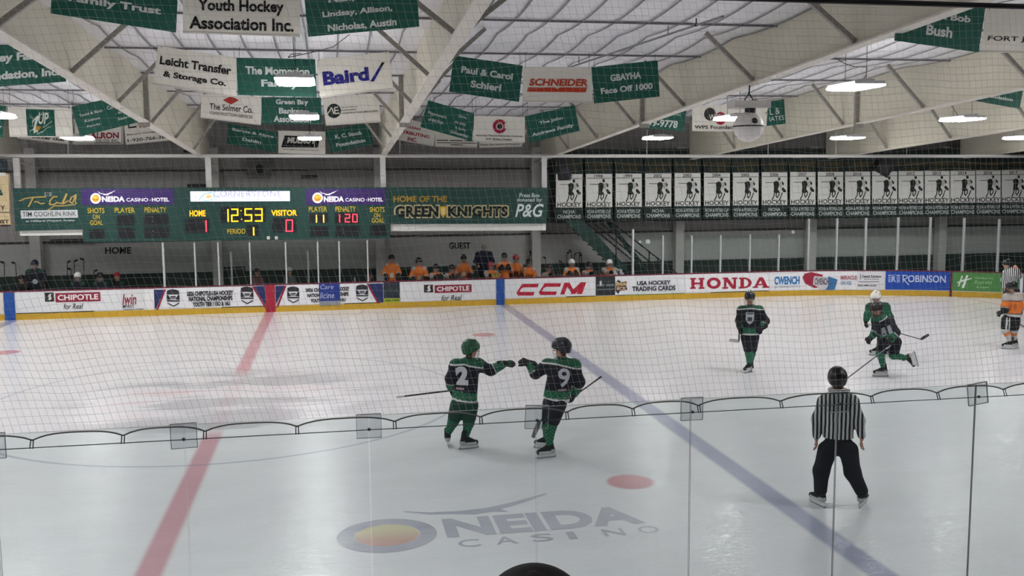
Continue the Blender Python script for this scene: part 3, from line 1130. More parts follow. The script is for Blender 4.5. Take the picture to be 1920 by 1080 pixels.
def digits(mk, s, x0, y0, w_, h, gap, th):
    for ch in s:
        if ch == ' ':
            x0 += w_+gap
            continue
        if ch == '1':
            mk.rect(x0+w_-th, y0, x0+w_, y0+h)
            x0 += w_+gap
            continue
        for sgm in SEG[ch]:
            r = {'a': (0, 0, w_, th), 'g': (0, h/2-th/2, w_, h/2+th/2), 'd': (0, h-th, w_, h), 'f': (0, 0, th, h/2), 'b': (w_-th, 0, w_, h/2), 'e': (0, h/2, th, h), 'c': (w_-th, h/2, w_, h)}[sgm]
            mk.rect(x0+r[0], y0+r[1], x0+r[2], y0+r[3])
        x0 += w_+gap


mk = Marks(S, .011)
digits(mk, '1', 417, 392, 12, 24, 5, 2.6)
digits(mk, '2', 433.5, 391, 13.5, 25, 5, 2.5)
digits(mk, '53', 458.5, 390.5, 14.5, 25, 5, 2.5)
mk.disc(452, 395, 1.1, 1.1, 8)
mk.disc(453, 411, 1.1, 1.1, 8)
digits(mk, '1', 468, 426, 9, 15.5, 4, 2.6)
mk.build('clock_digits', ink('#ffd21f', 1.6), t)
mk = Marks(S, .011)
digits(mk, '11', 582, 402.5, 12.5, 15, 1, 2.3)
mk.build('player_digits', ink('#ffc861', 1.4), t)
mk = Marks(S, .011)
digits(mk, '1', 377, 413, 11, 22, 4, 2.8)
digits(mk, '0', 535.5, 411.5, 14, 23, 4, 2.4)
digits(mk, '1', 630, 402, 8, 15, 3, 2.2)
digits(mk, '20', 646.5, 401, 10, 16, 4, 2.0)
mk.build('score_digits', ink('#ff4052', 1.5), t)
mk = Marks(S, .011)
for q in ((285.5, 407), (286, 415.5), (287, 433), (287, 441), (643, 430), (643.5, 437)):
    mk.disc(*q, 0.8, 0.9, 6)
mk.build('colon_dots', ink('#b8bcc0'), t)
mb = MB()
for px in (503, 518):
    q = at(px, 446, SY-0.1)
    mb.box((q.x-0.045, SY-0.12, q.z-0.05), (q.x+0.045, SY, q.z+0.05))
mb.build('sensor_boxes', mat('box_white', '#d6d2cc', 0.5), t)

S, t = signbox('team_sign', 'dark green sign with gold and black team lettering right of the scoreboard', 'sign', ((732, 351), (1028, 352), (1025, 419), (732, 420)), SG)
mk = Marks(S, .006)
mk.text('HOME OF THE', 738, 367, 838, 379, 0.03)
mk.build('lettering', ink('#a5832f'), t)
mk = Marks(S, .005)
mk.text('GREEN', 738, 383.5, 825, 409.5, 0.11, 0, 1.06).text('KNIGHTS', 837, 384, 955, 408.5, 0.11, 0, 1.06)
mk.build('letter_outline', ink('#b9ad86'), t)
mk = Marks(S, .009)
mk.text('GREEN', 741, 386, 822, 407, 0.05, 0, 1.1).text('KNIGHTS', 840, 386.5, 952, 406, 0.05, 0, 1.1)
mk.build('lettering', ink('#15211d'), t)
mk = Marks(S, .011)
mk.poly([(824, 388), (831, 386), (838, 388), (837.5, 400), (831, 409), (824.5, 400)])
mk.build('shield', ink('#c79c34'), t)
mk = Marks(S, .014)
mk.poly([(827, 391), (831, 389), (835, 391), (834.5, 399), (831, 404), (827.5, 399)])
mk.build('shield', ink('#d8c48a'), t)
mk = Marks(S, .006)
mk.text('Press Box', 974, 362, 1012, 370, 0.01).text('donated by:', 969, 371, 1017, 380, 0.01)
mk.text('P&G', 966, 382, 1019, 407, 0.02, 0.25)
mk.build('lettering', ink('#cfd8d6'), t)

# white balcony beams under the signs
for px0, px1, y0, y1, lab in ((38, 155, 429, 442, 'short white steel beam under the gold handwriting sign'), (733, 1023, 420, 433.5, 'long white steel beam under the team sign')):
    S = pquad((px0, y0-1), (px1, y0-1.5), (px1, y1-1.5), (px0, y1), SY+0.1)
    t = slab(S, 'balcony_beam', mat('balcony_white', '#dedcd6', 0.5), None, 0.14, 4, 1)
    rebase(t, S.p(0.5, 0, -0.07))
    tag(t, lab, 'beam')
    ex = 0.0 if px0 < 100 else 1.0
    slab(S, 'end_plate', mat('plate_white', '#e6e4de', 0.5), t, 0.2, 1, 1, s0=abs(ex-0.0), s1=abs(ex-0.025), off=0.03)
    # brackets up to the sign
# cream sign at the far left edge
S, t = pquad((-90, 322), (15, 326), (18, 397), (-90, 398), SY), None
t = slab(S, 'wall_sign', mat('sign_cream', '#c9b48c', 0.6), None, 0.15, 4, 2)
rebase(t, S.p(0.5, 0, -0.07))
tag(t, 'cream sign with a green shape cut off by the left frame edge', 'sign')
mk = Marks(S, .006)
mk.poly([(-20, 364), (-6, 352), (1, 355), (6, 366), (-8, 367)])
mk.build('emblem', ink('#2b4a3a'), t)
Marks(S, .006).text('COMPANY', -60, 385, 10, 394, 0.02).build('lettering', ink('#3a3226'), t)
Marks(S, .005).rect(-90, 322, 11, 329).build('top_strip', ink('#dcdad4'), t)
S = pquad((-90, 399), (18, 399.5), (20, 424), (-90, 425), SY)
t = slab(S, 'wall_sign', mat('sign_cream', '#c9b48c', 0.6), None, 0.15, 4, 2)
rebase(t, S.p(0.5, 0, -0.07))
tag(t, 'small cream name board under the cream sign at the left edge', 'sign')
Marks(S, .006).text('SPECIALIST', -50, 412, 17, 419, 0.03).build('lettering', ink('#2c2620'), t)
Marks(S, .006).rect(-90, 421.5, 20, 425).build('lower_strip', ink('#3a1f22'), t)
S = pquad((-90, 296), (12, 298), (12, 320), (-90, 320), SY+0.1)
t = slab(S, 'dark_sign', mat('sign_dark_teal', '#1f3038', 0.6), None, 0.1, 2, 1)
rebase(t, S.p(0.5, 0, -0.05))
tag(t, 'dark teal board above the cream sign at the left edge', 'sign')

# words on the wall
for tx, b, lab in (('HOME', (197, 463, 246, 476), 'black HOME letters on the grey wall behind the left bench'), ('GUEST', (842, 454.5, 882, 467), 'black GUEST letters on the grey wall behind the orange team')):
    S = pquad((b[0], b[1]), (b[2], b[1]), (b[2], b[3]), (b[0], b[3]), WALL_Y-0.065)
    mk = Marks(S, .004)
    mk.textst(tx, 0, 0, 1, 1, 0.03, 0, 1.05)
    o = mk.build('wall_lettering', ink('#262626'), None)
    tag(rebase(o, S.p(.5, .5)), lab, 'lettering')

# grey ventilator and dark fittings on the wall
q = at(485, 314, WALL_Y-0.2)
t = empty('wall_ventilator', q)
tag(t, 'grey square ventilator on the wall above the scoreboard', 'ventilator')
mb = MB()
mb.box((q.x-0.42, q.y-0.1, q.z-0.36), (q.x+0.42, q.y+0.2, q.z+0.36))
mb.build('housing', mat('vent_grey', '#6f6e6d', 0.6), t)
mb = MB()
mb.lathe((q.x+0.05, q.y-0.1, q.z-0.05), [(0.16, 0), (0.16, -0.02)], 14, axis=(0, 1, 0))
mb.build('fan_opening', DK, t)
for px, py, w_, h, lab in ((370, 348, 38, 6, 'dark flat box on top of the scoreboard, left of the upright'), (352, 284, 16, 4, 'small dark fitting on the wall under the sloping beam'), (580, 331, 30, 5, 'thin dark pipe piece on the wall above the lit strip'),
                            (140, 451, 90, 4, 'dark slot in the wall under the left sign'), (440, 505, 40, 9, 'dark coat rail behind the timekeeper glass')):
    a, b = at(px-w_/2, py-h/2, WALL_Y-0.25), at(px+w_/2, py+h/2, WALL_Y-0.25)
    mb = MB()
    mb.box((a.x, WALL_Y-0.3, b.z), (b.x, WALL_Y-0.12, a.z))
    o = mb.build('wall_fitting', mat('fitting_dark', '#2d2c2c', 0.6))
    tag(rebase(o, ((a.x+b.x)/2, WALL_Y-0.2, b.z)), lab, 'fitting')

# ================================================================== balcony with the championship banners
CY = 28.9
mb = MB()
q0 = at(1030, 414, CY+0.45)
mb.box((q0.x, CY+0.35, 2.72), (XR, CY+0.5, 5.35))
BALC = struct(mb.build('wall_balcony', mat('balcony_dark', '#2e3733', 0.7)))
mb = MB()
for z in np.arange(3.0, 5.3, 0.22):
    mb.box((q0.x-0.01, CY+0.33, z), (XR, CY+0.35, z+0.05))
mb.build('slats', mat('balcony_slat', '#1d2422', 0.7), BALC)
mb = MB()
mb.box((q0.x, CY+0.36, 2.6), (XR, WALL_Y-0.1, 2.72))
mb.build('balcony_deck', mat('balcony_deck_dark', '#3a3d3c', 0.7), BALC)
SGd0 = mat('rail_dark', '#23282a', 0.5)
years = ['1997', '1998', '1999', '2002', '2003', '2004', '2005', '2006', '2007', '2008', '2010', '2011', '2012', '2013', '2014', '2016', '2017']
plain = {'1997', '2002', '2006'}
xc = [1067, 1123, 1178.5, 1234, 1289, 1344, 1398, 1452, 1505, 1557, 1608, 1658.5, 1708, 1757, 1805, 1853, 1901]
NG = mat('banner_dark_green', '#20302c', 0.7)
for i, (yr, px) in enumerate(zip(years, xc)):
    hw = 26.3-0.13*i
    f = (px-1067)/834
    t0, w0, w1, b1 = 299+f*-2, 326.5-f*7.5, 389-f*10, 413.5-f*9
    S = pquad((px-hw, t0), (px+hw, t0), (px+hw, b1), (px-hw, b1), CY, wave=0.0)
    t = slab(S, 'championship_banner', NG, None, 0.01, 4, 3)
    rebase(t, S.p(.5, 1))
    tag(t, 'tall green and white championship banner with a knight on horseback, dated %s' % yr, 'banner', 'championship banners in a row')
    Marks(S, .004).rect(px-24.5+0.1*i, w0, px+25-0.13*i, w1).build('white_field', ink('#ecebe6'), t)
    mk = Marks(S, .007)
    h = w1-w0
    mk.text(yr, px-9, w0+1.5, px+7, w0+7.5, 0.02)
    mk.line([(px-23, w0+8.3), (px+23, w0+8.3)], 0.9)
    mk.text('HOCKEY', px-22, w1-9.5, px+22, w1-1, 0.02)
    k = h/62

    def P_(x, y):
        return (px+(x-60)*0.111*4.5/4.5, w0+(y)*k)
    # knight on a galloping horse with a levelled lance
    mk.line([(px-17, w0+19.5*k), (px-1, w0+19.3*k)], 1.0)
    mk.poly([(px-2, w0+19*k), (px+3, w0+16*k), (px+8, w0+18*k), (px+9, w0+24*k), (px+6, w0+33*k), (px-1, w0+34*k), (px-1, w0+26*k)])
    mk.poly([(px+6, w0+10*k), (px+11, w0+10*k), (px+11, w0+15*k), (px+7, w0+16*k)])
    mk.poly([(px+14, w0+16*k), (px+18, w0+21*k), (px+17, w0+25*k), (px+14, w0+23*k)])
    mk.poly([(px-1, w0+32*k), (px+7, w0+33*k), (px+10, w0+38*k), (px+2, w0+40*k), (px-2, w0+37*k)])
    mk.poly([(px+13, w0+31*k), (px+16, w0+28*k), (px+22, w0+35*k), (px+21, w0+38*k), (px+16, w0+37*k)])
    for pts in ([(0, 38), (-1, 45), (-5, 53)], [(4, 39), (3, 45), (6, 49)], [(9, 38), (8, 45), (4, 47)], [(15, 38), (12, 46), (9, 53)]):
        mk.line([(px+a, w0+b*k) for a, b in pts], 1.9)
    mk.build('knight_print', ink('#2c332f'), t)
    mk = Marks(S, .010)
    mk.poly([(px+9, w0+18*k), (px+13, w0+17*k), (px+15, w0+24*k), (px+12, w0+30*k), (px+9, w0+27*k)])
    mk.build('knight_shield', ink('#c6c6c0'), t)
    mk = Marks(S, .006)
    mk.text('NCHA' if yr in plain else 'NCHA & PETERS CUP', px-(11 if yr in plain else 22), w1+5, px+(11 if yr in plain else 22), w1+11.5, 0.02)
    mk.text('CHAMPIONS', px-22, w1+13.5, px+22, w1+21, 0.02)
    mk.build('lettering', ink('#c9d0cc'), t)
    mk = Marks(S, .006)
    mk.text('ST. NORBERT', px-25, t0+6, px+25, t0+13, 0.0)
    mk.text('COLLEGE', px-16, t0+16, px+16, t0+22, 0.0)
    mk.build('gold_lettering', ink('#7d6640'), t)

# rail the championship banners hang from
a_, b_ = at(1036, 298.5, CY), at(1925, 297, CY)
t = empty('banner_rail', ((a_.x+b_.x)/2, CY+0.02, a_.z))
tag(t, 'thin dark rail above the row of championship banners', 'rail')
MB().tube([(a_.x, CY+0.012, a_.z), (b_.x, CY+0.012, b_.z+0.03)], 0.022, 6).build('tube', SGd0, t)
for f_ in np.linspace(0.02, 0.98, 9):
    q = a_.lerp(b_, f_)
    MB().bar((q.x, CY+0.012, q.z), (q.x, CY+0.4, q.z), 0.03).build('bracket', SGd0, t)
# loudspeakers
for px, py, w_, h, tilt, lab in ((1057, 312, 24, 48, 0.0, 'black loudspeaker hanging left of the championship banners'), (1655, 309, 30, 34, 0.5, 'black tilted loudspeaker hanging in front of the 2011 championship banner')):
    q = at(px, py, 27.6)
    sc = FPX/((q-CAM).dot(_f))
    W_, H_ = w_/sc, h/sc
    t = empty('loudspeaker', q)
    tag(t, lab, 'loudspeaker', 'loudspeakers on the balcony')
    mb = MB()
    R_ = Matrix.Rotation(tilt, 3, 'Y') @ Matrix.Rotation(0.25, 3, 'X')
    prof = [(-0.5, -0.5), (0.5, -0.5), (0.5, 0.32), (0.3, 0.5), (-0.3, 0.5), (-0.5, 0.32)]
    vv = []
    for yy, s_ in ((-0.5, 1), (0.4, 0.75)):
        vv += [q+R_ @ Vector((a*W_*s_, yy*W_, b*H_*s_)) for a, b in prof]
    mb.add(vv, [(i, (i+1) % 6, (i+1) % 6+6, i+6) for i in range(6)]+[(5, 4, 3, 2, 1, 0), (6, 7, 8, 9, 10, 11)])
    mb.build('cabinet', mat('speaker_black', '#17171a', 0.6), t)
    mb = MB()
    mb.lathe(q+R_ @ Vector((0, -0.5*W_, -0.1*H_)), [(W_*0.34, 0), (W_*0.3, -0.02)], 16, axis=R_ @ Vector((0, 1, 0)))
    mb.build('woofer', mat('speaker_cone', '#2b2b2e', 0.5), t)
    mb = MB()
    mb.tube([q+Vector((0, 0.1, H_*0.3)), (q.x, q.y+0.1, roof_z(q.y)-0.03)], 0.02, 5)
    mb.build('hanger', CORD, t)

# stairs down from the balcony
STY = 28.7
t = empty('stairs', at(1180, 512, STY))
tag(t, 'dark green steel stairs with railings coming down from the balcony', 'stairs')
A, B = at(1052, 417, STY), at(1195, 521, STY)
SGm = mat('stair_green', '#1f3f38', 0.6)
SGd = mat('stair_dark', '#141917', 0.6)


def slope_poly(pts, y, th, name, m_):
    mb = MB()
    n = len(pts)
    w_ = [at(a, b, y) for a, b in pts]
    vv = [(p.x, y, p.z) for p in w_]+[(p.x, y+th, p.z) for p in w_]
    mb.add(vv, [tuple(range(n)), tuple(reversed(range(n, 2*n)))]+[(i, i+n, (i+1) % n+n, (i+1) % n) for i in range(n)])
    return mb.build(name, m_, t)


slope_poly([(1058, 413), (1095, 413), (1176, 503), (1160, 512)], STY, 0.05, 'stringer', SGm)
slope_poly([(1134, 413), (1143, 413), (1220, 510), (1208, 512)], STY+1.1, 0.05, 'stringer', SGm)
a, b = at(1075, 414, STY), at(1168, 508, STY)
mb = MB()
for i in range(11):
    f = i/10
    x, z = a.x+(b.x-a.x)*f, a.z+(b.z-a.z)*f
    mb.box((x-0.14, STY+0.05, z-0.03), (x+0.14, STY+1.1, z))
mb.build('treads', SGd, t)
for dy, offs in ((-0.02, ((1094, 413, 1215, 512), (1107, 413, 1228, 512), (1120, 413, 1245, 512), (1142, 413, 1272, 515))),):
    for (x0, y0, x1, y1) in offs:
        p, q = at(x0, y0, STY), at(x1, y1, STY)
        mb = MB()
        mb.tube([(p.x, STY+dy, p.z), (q.x, STY+dy, q.z)], 0.028, 6)
        mb.build('rail', SGd, t)
for px, py0, py1 in ((1155, 424, 500), (1185, 447, 512), (1217, 471, 514), (1233, 484, 514)):
    p, q = at(px, py0, STY), at(px, py1, STY)
    mb = MB()
    mb.tube([(p.x, STY-0.02, p.z), (p.x, STY-0.02, 0.05 if px > 1180 else q.z)], 0.025, 6)
    mb.build('post', SGd, t)
# two round white wall lights behind the stairs
for px, py, r in ((1215, 453, 0.09), (1200, 453.5, 0.05), (1487, 435, 0.06)):
    q = at(px, py, WALL_Y-0.1)
    mb = MB()
    mb.lathe(q, [(r*0.3, -0.08), (r, -0.03), (r, 0.02)], 12, axis=(0, 1, 0))
    o = mb.build('wall_light', mat('wall_light_white', '#e8e8e4', 0.4, emit=0.3), smooth=False)
    tag(rebase(o, q), {1215: 'larger round white light on the wall behind the stairs', 1200: 'smaller round white light beside the larger one behind the stairs', 1487: 'small round white light on the wall right of the stairs'}[px], 'wall light')
# ================================================================== boards round the rink
FARY, ARCX, ARCR = 25.9, 17.0, 13.75
BZ = 0.9


class BoardLine(Boards):
    n = Vector((0, -1, 0))

    def p(s, a, z, off=0.0):
        if a <= ARCX:
            return Vector((a, FARY-off, z))
        th = (a-ARCX)/ARCR
        r = ARCR-off
        return Vector((ARCX+r*math.sin(th), FARY-ARCR+r*math.cos(th), z))

    def s_of(s, px, z=0.5):
        lo, hi = -17.0, 33.0
        for _ in range(40):
            m_ = (lo+hi)/2
            if proj(s.p(m_, z))[0] < px:
                lo = m_
            else:
                hi = m_
        return (lo+hi)/2

    def inv(s, px, py):
        a = s.s_of(px)
        y0, y1 = proj(s.p(a, 0))[1], proj(s.p(a, BZ))[1]
        return a, BZ*(y0-py)/(y0-y1)


BO = BoardLine()
S_END = ARCX+ARCR*1.35


def strip(name, z0, z1, off, th, material, parent, s0=-17.0, s1=S_END):
    n = max(2, int((s1-s0)/0.6))
    return slab(BO, name, material, parent, th, n, 1, s0=s0, s1=s1, t0=z0, t1=z1, off=off)


t = empty('dasher_boards', (5, FARY+0.05, 0))
tag(t, 'long white dasher boards across the far side of the ice', 'rink boards')
WB = mat('board_white', '#e9e7e6', 0.4, noise=0.02, scale=2)
strip('board_wall', 0.0, 0.88, 0.0, 0.09, WB, t)
strip('kick_plate', 0.0, 0.19, 0.015, 0.014, mat('kick_yellow', '#c9a02c', 0.45, noise=0.04, scale=2), t)
strip('cap_rail', 0.875, 0.91, 0.02, 0.13, mat('cap_maroon', '#6a2637', 0.5), t)
mb_ = None
for x0, x1 in ((30, 175), (415, 497), (645, 712), (1062, 1116), (1154, 1172), (1333, 1441)):
    a0, a1 = BO.s_of(x0), BO.s_of(x1)
    slab(BO, 'gap_strip', mat('gap_black', '#191919', 0.7), t, 0.01, 4, 1, s0=a0, s1=a1, t0=0.19, t1=0.215, off=0.018)
a0, a1 = BO.s_of(1172), BO.s_of(1284)
slab(BO, 'gap_strip', mat('gap_green', '#4a7a50', 0.7), t, 0.01, 4, 1, s0=a0, s1=a1, t0=0.19, t1=0.215, off=0.018)
for px, w_, c, nm in ((18, 20, '#1d4f9e', 'blue_line_stripe'), (507, 18, '#a32038', 'red_line_stripe'), (938, 15, '#1d4f9e', 'blue_line_stripe'), (1783, 4, '#5c1f30', 'goal_line_stripe')):
    a0, a1 = BO.s_of(px-w_/2), BO.s_of(px+w_/2)
    slab(BO, nm, mat('stripe_'+c[1:], c, 0.45), t, 0.012, 2, 1, s0=a0, s1=a1, t0=0.0, t1=0.875, off=0.03)


def ad(x0, x1, col, label, layers, z0=0.215, z1=0.872, rough=0.4):
    a0, a1 = BO.s_of(x0), BO.s_of(x1)
    t = slab(BO, 'advertising_panel', mat('ad_'+col[1:], col, rough), None, 0.008, max(2, int((a1-a0)/0.4)), 1, s0=a0, s1=a1, t0=z0, t1=z1, off=0.012)
    rebase(t, BO.p((a0+a1)/2, z0, 0.01))
    tag(t, label, 'advertising panel', 'advertising panels on the far boards')
    for i, (nm, c, fn) in enumerate(layers):
        for f1 in (fn if isinstance(fn, list) else [fn]):
            mk = Marks(BO, 0.016+0.003*i)
            f1(mk)
            mk.build(nm, ink(c), t)
    return t


MAR = '#8f2b3e'


def chip(dx, lab, x0, x1, cx0, cy, ch):
    """pepper square, maroon word plate, handwriting line; measured from the word plate's left edge"""
    h = ch/2

    def sq(mk):
        mk.rect(cx0-20, cy-h, cx0-3, cy+h)

    def pep(mk):
        mk.poly([(cx0-14, cy-2), (cx0-11, cy-6), (cx0-7, cy-6), (cx0-9, cy-2), (cx0-7, cy+3), (cx0-11, cy+6), (cx0-15, cy+4), (cx0-12, cy+2)])

    def plate(mk):
        mk.rect(cx0, cy-h, cx0+dx, cy+h)

    def word(mk):
        mk.text('CHIPOTLE', cx0+4, cy-h*0.62, cx0+dx-4, cy+h*0.62, 0.03)

    def real(mk):
        mk.text('for Real', cx0+14+(0 if dx > 75 else -2), cy+12, cx0+14+37, cy+22, 0.005, 0.3)
        for q in (18, 27, 33):
            pass
    return [('pepper_square', '#33302e', sq), ('pepper_mark', '#d8d4d0', pep), ('word_plate', MAR, plate), ('lettering', '#ece6e6', word), ('handwriting', '#2b2b2b', real)]


ad(-20, 7, '#e6ddd2', 'sliver of a pale panel left of the left blue stripe', [])
ad(29, 228, '#e2e2e3', 'white panel with a maroon word plate right of the left blue stripe', chip(84, '', 29, 228, 105, 557, 17))
ad(229, 271, '#dcdbdb', 'narrow pale panel with cropped maroon handwriting', [
    ('handwriting', MAR, lambda mk: mk.text('lwin', 229.5, 551, 256, 571, 0.02, 0.25)), ('lettering', '#3a3a3a', lambda mk: mk.text('MPANY', 230, 571, 252, 577.5, 0.01)),
    ('small_lettering', '#6a6a6a', lambda mk: mk.line([(231, 580.5), (252, 579.6)], 1.4).line([(254, 579.5), (269, 578.8)], 1.4))])


def shield_(mk, cx, cy, s):
    mk.poly([(cx-11*s, cy-14*s), (cx-6*s, cy-16*s), (cx, cy-17*s), (cx+6*s, cy-16*s), (cx+11*s, cy-14*s), (cx+12*s, cy-7*s), (cx-12*s, cy-7*s)])
    mk.poly([(cx-12*s, cy-6*s), (cx-9*s, cy-6*s), (cx-4*s, cy+2*s), (cx-12*s, cy+3*s)])
    mk.poly([(cx+12*s, cy-6*s), (cx+9*s, cy-6*s), (cx+4*s, cy+2*s), (cx+12*s, cy+3*s)])
    mk.rect(cx-5*s, cy-4*s, cx+5*s, cy-1.5*s)
    mk.rect(cx-4*s, cy-0.5*s, cx+4*s, cy+1*s)
    mk.line([(cx-12*s, cy+5*s), (cx+12*s, cy+5*s)], 2.6*s)
    mk.line([(cx-11*s, cy+9*s), (cx, cy+15*s), (cx+11*s, cy+9*s)], 2*s)


def chev(mk, xt, xb, w_):
    mk.poly([(xt, 543), (xt+w_, 543), (xb+w_, 577), (xb, 577)])


def p2_text(mk):
    mk.text('2026 CHIPOTLE-USA HOCKEY', 351, 545, 438, 554, 0.05)
    mk.text('NATIONAL CHAMPIONSHIPS', 354, 555, 436, 564, 0.05)
    mk.text('YOUTH TIER I 15O & 16U', 361, 565, 431, 574, 0.05)


ad(289, 498, '#e9e8ea', 'white youth championship panel with two shields left of the red stripe', [
    ('navy_corner', '#2c3560', [lambda mk: mk.poly([(289.5, 543), (309, 543), (292, 579), (289.5, 579)]), lambda mk: mk.poly([(477, 537), (497.5, 536), (497.5, 573)])]),
    ('red_edge', MAR, [lambda mk: mk.poly([(309, 542.5), (312.5, 542.5), (296, 581), (292, 581)]), lambda mk: mk.poly([(473, 537), (477, 537), (497.5, 574), (497.5, 580)])]),
    ('shield_emblem', '#33343a', [lambda mk: shield_(mk, 325, 559, 1.0), lambda mk: shield_(mk, 463.5, 554, 1.0)]),
    ('lettering', '#2a2b30', p2_text)])
ad(516.5, 719, '#e9e8ea', 'white youth championship panel with a blue patch, right of the red stripe', [
    ('navy_corner', '#2c3560', [lambda mk: mk.poly([(517, 536), (535, 535.5), (517, 571)]), lambda mk: mk.poly([(691, 532), (718.5, 531), (718.5, 567), (708, 567)])]),
    ('red_edge', MAR, [lambda mk: mk.poly([(534, 535.5), (538, 535.5), (521, 576), (517, 576)]), lambda mk: mk.poly([(687.5, 532), (691, 532), (711, 568.5), (707, 569)])]),
    ('shield_emblem', '#33343a', [lambda mk: shield_(mk, 550, 553, 0.95), lambda mk: shield_(mk, 679, 549.5, 0.95)]),
    ('lettering', '#2a2b30', lambda mk: (mk.text('2026 CH', 573, 540, 599, 547, 0.05), mk.text('NATION', 576, 550, 599, 557, 0.05), mk.text('YOUT', 582, 560, 599, 567, 0.05),
                                         mk.text('OCKEY', 638, 537.5, 655.5, 545, 0.05), mk.text('SHIPS', 638, 547.5, 653.5, 555, 0.05), mk.text('16U', 638, 558, 648, 565, 0.05))),
    ('blue_patch', '#2b3c86', lambda mk: mk.rect(598.5, 531, 637.5, 564)), ('grey_patch', '#8f9299', lambda mk: mk.rect(598.5, 564, 637.5, 572)),
    ('patch_lettering', '#b9c2de', lambda mk: (mk.text('Care', 601, 533.5, 626, 542, 0.0, 0.2), mk.text('licine', 600, 548, 627, 559, 0.0, 0.2)))])
ad(719.5, 749.5, '#262c38', 'narrow dark panel with green script and a yellow-green strip', [
    ('lettering', '#53705c', lambda mk: mk.text('ry Family', 711+10, 541, 747, 549, 0.0, 0.2)), ('strip', '#a9b83c', lambda mk: mk.rect(720, 559, 749, 567)),
    ('strip_lettering', '#5a6a24', lambda mk: mk.line([(722, 563.4), (733, 563)], 3).line([(735, 563), (748, 562.5)], 3))])
ad(750, 930, '#e2e2e3', 'white panel with a maroon word plate left of the right blue stripe', chip(69, '', 750, 930, 815, 541, 14.5))


def ccm(mk):
    def c_(x, w_, y0, y1):
        h = y1-y0
        sl = 6
        k = 5
        mk.poly([(x+sl+k, y0), (x+w_+sl, y0), (x+w_+sl-2, y0+h*.3), (x+sl+k+3, y0+h*.3), (x+sl+k-2, y0+h*.42)])
        mk.poly([(x+sl+k, y0), (x+sl+k+3, y0+h*.3), (x+sl+k-2, y0+h*.42), (x+k+1, y0+h*.66), (x+k+4, y0+h*.72), (x+k-2, y1), (x, y0+h*.78)])
        mk.poly([(x+k+2, y0+h*.7), (x+w_-2, y0+h*.7), (x+w_-4, y1), (x+k-2, y1)])
    c_(968, 36, 532, 554)
    c_(1010, 36, 531, 553)
    mk.poly([(1058, 530), (1066, 530), (1058, 552), (1050, 552)])
    mk.poly([(1058, 530), (1068, 530), (1076, 545), (1072, 550), (1066, 541)])
    mk.poly([(1089, 529), (1099, 529), (1078, 551), (1070, 551), (1072, 545)])
    mk.poly([(1089, 529), (1099, 529), (1091, 551), (1081, 551)])


ad(946.5, 1116, '#e2e2e3', 'white panel with three big red italic letters', [('lettering', '#b3263c', ccm)])
ad(1117, 1153, '#24292c', 'narrow black panel with a white figure and small letters', [
    ('lettering', '#6f7678', [lambda mk: mk.line([(1119, 535), (1133, 534.5)], 4), lambda mk: mk.line([(1136, 534.5), (1151, 534)], 4), lambda mk: mk.line([(1120, 543), (1150, 542.5)], 1.6)]),
    ('figure', '#c9cccc', lambda mk: mk.poly([(1124, 527), (1127, 526), (1128, 533), (1126, 537), (1124, 533)]))])
ad(1153.5, 1284, '#e2e2e3', 'white panel with a brown diamond badge and two black lines about trading cards', [
    ('badge', '#3d3236', lambda mk: (mk.poly([(1154, 531), (1158.5, 524), (1164, 528), (1161, 531), (1158, 528)]), mk.poly([(1155, 545), (1161, 545), (1159, 551)]), mk.poly([(1154, 546), (1159, 551), (1163, 544), (1158.5, 548)]))),
    ('badge_plate', '#8a6a3a', lambda mk: mk.poly([(1154, 531), (1175, 527), (1174, 535), (1154, 538)])), ('badge_plate', '#4c2440', lambda mk: mk.poly([(1154, 538), (1174, 535), (1176, 543), (1154, 546)])),
    ('badge_lettering', '#cdb88a', lambda mk: (mk.text('PPER', 1155, 530.5, 1174, 535.5, 0.04, 0.1), mk.text('ECK', 1156, 537.5, 1174, 543.5, 0.04, 0.1))),
    ('lettering', '#2b2d3a', lambda mk: (mk.text('USA HOCKEY', 1194, 526, 1257, 534, 0.035), mk.text('TRADING CARDS', 1185, 536, 1266, 545, 0.035)))])


def honda(mk):
    y0, y1 = 521, 541.5

    def stem(x, w_=7.5, yb=y1, yt=y0):
        mk.rect(x, yt, x+w_, yb)

    def serif(x, w_, y):
        mk.rect(x, y, x+w_, y+2.8)
    mk_ = mk
    # H
    for x in (1296, 1312):
        stem(x, 6)
        serif(x-2.5, 11, y0)
        serif(x-2.5, 11, y1-2.8)
    mk.rect(1300, 529.5, 1314, 533)
    # O
    mk.disc(1338, 530.8, 13, 10.6, 26, 0.52)
    # N
    for x in (1357, 1375):
        stem(x, 4.6)
        serif(x-3, 10.5, y0-.8)
    serif(1354, 11, y1-3.2)
    mk.poly([(1356, 520.5), (1364, 520.5), (1379.6, 541), (1372, 541)])
    # D
    stem(1388, 6.5, 540.5, 520.3)
    serif(1385, 10, 520.3)
    serif(1385, 10, 538)
    for k in range(12):
        a0, a1 = -PI/2+PI*k/12, -PI/2+PI*(k+1)/12
        o_ = lambda a, f: (1394+15*f*math.cos(a), 530.3-10.2*f*math.sin(a)) if f == 1 else (1394+9*math.cos(a), 530.3-7.4*math.sin(a))
        mk.poly([o_(a0, 1), o_(a1, 1), o_(a1, 0), o_(a0, 0)])
    # A
    mk.poly([(1423, 519.8), (1430, 519.8), (1440, 539), (1432, 539)])
    mk.poly([(1423, 519.8), (1426.5, 524), (1418, 539), (1413.5, 539)])
    mk.rect(1418, 532, 1434, 534.6)
    mk.rect(1411, 537.2, 1421, 539.6)
    mk.rect(1429, 536.8, 1442, 539.4)


ad(1284.5, 1442, '#ebeaeb', 'white panel with one wide red slab-serif word', [('lettering', '#a8233c', honda)])


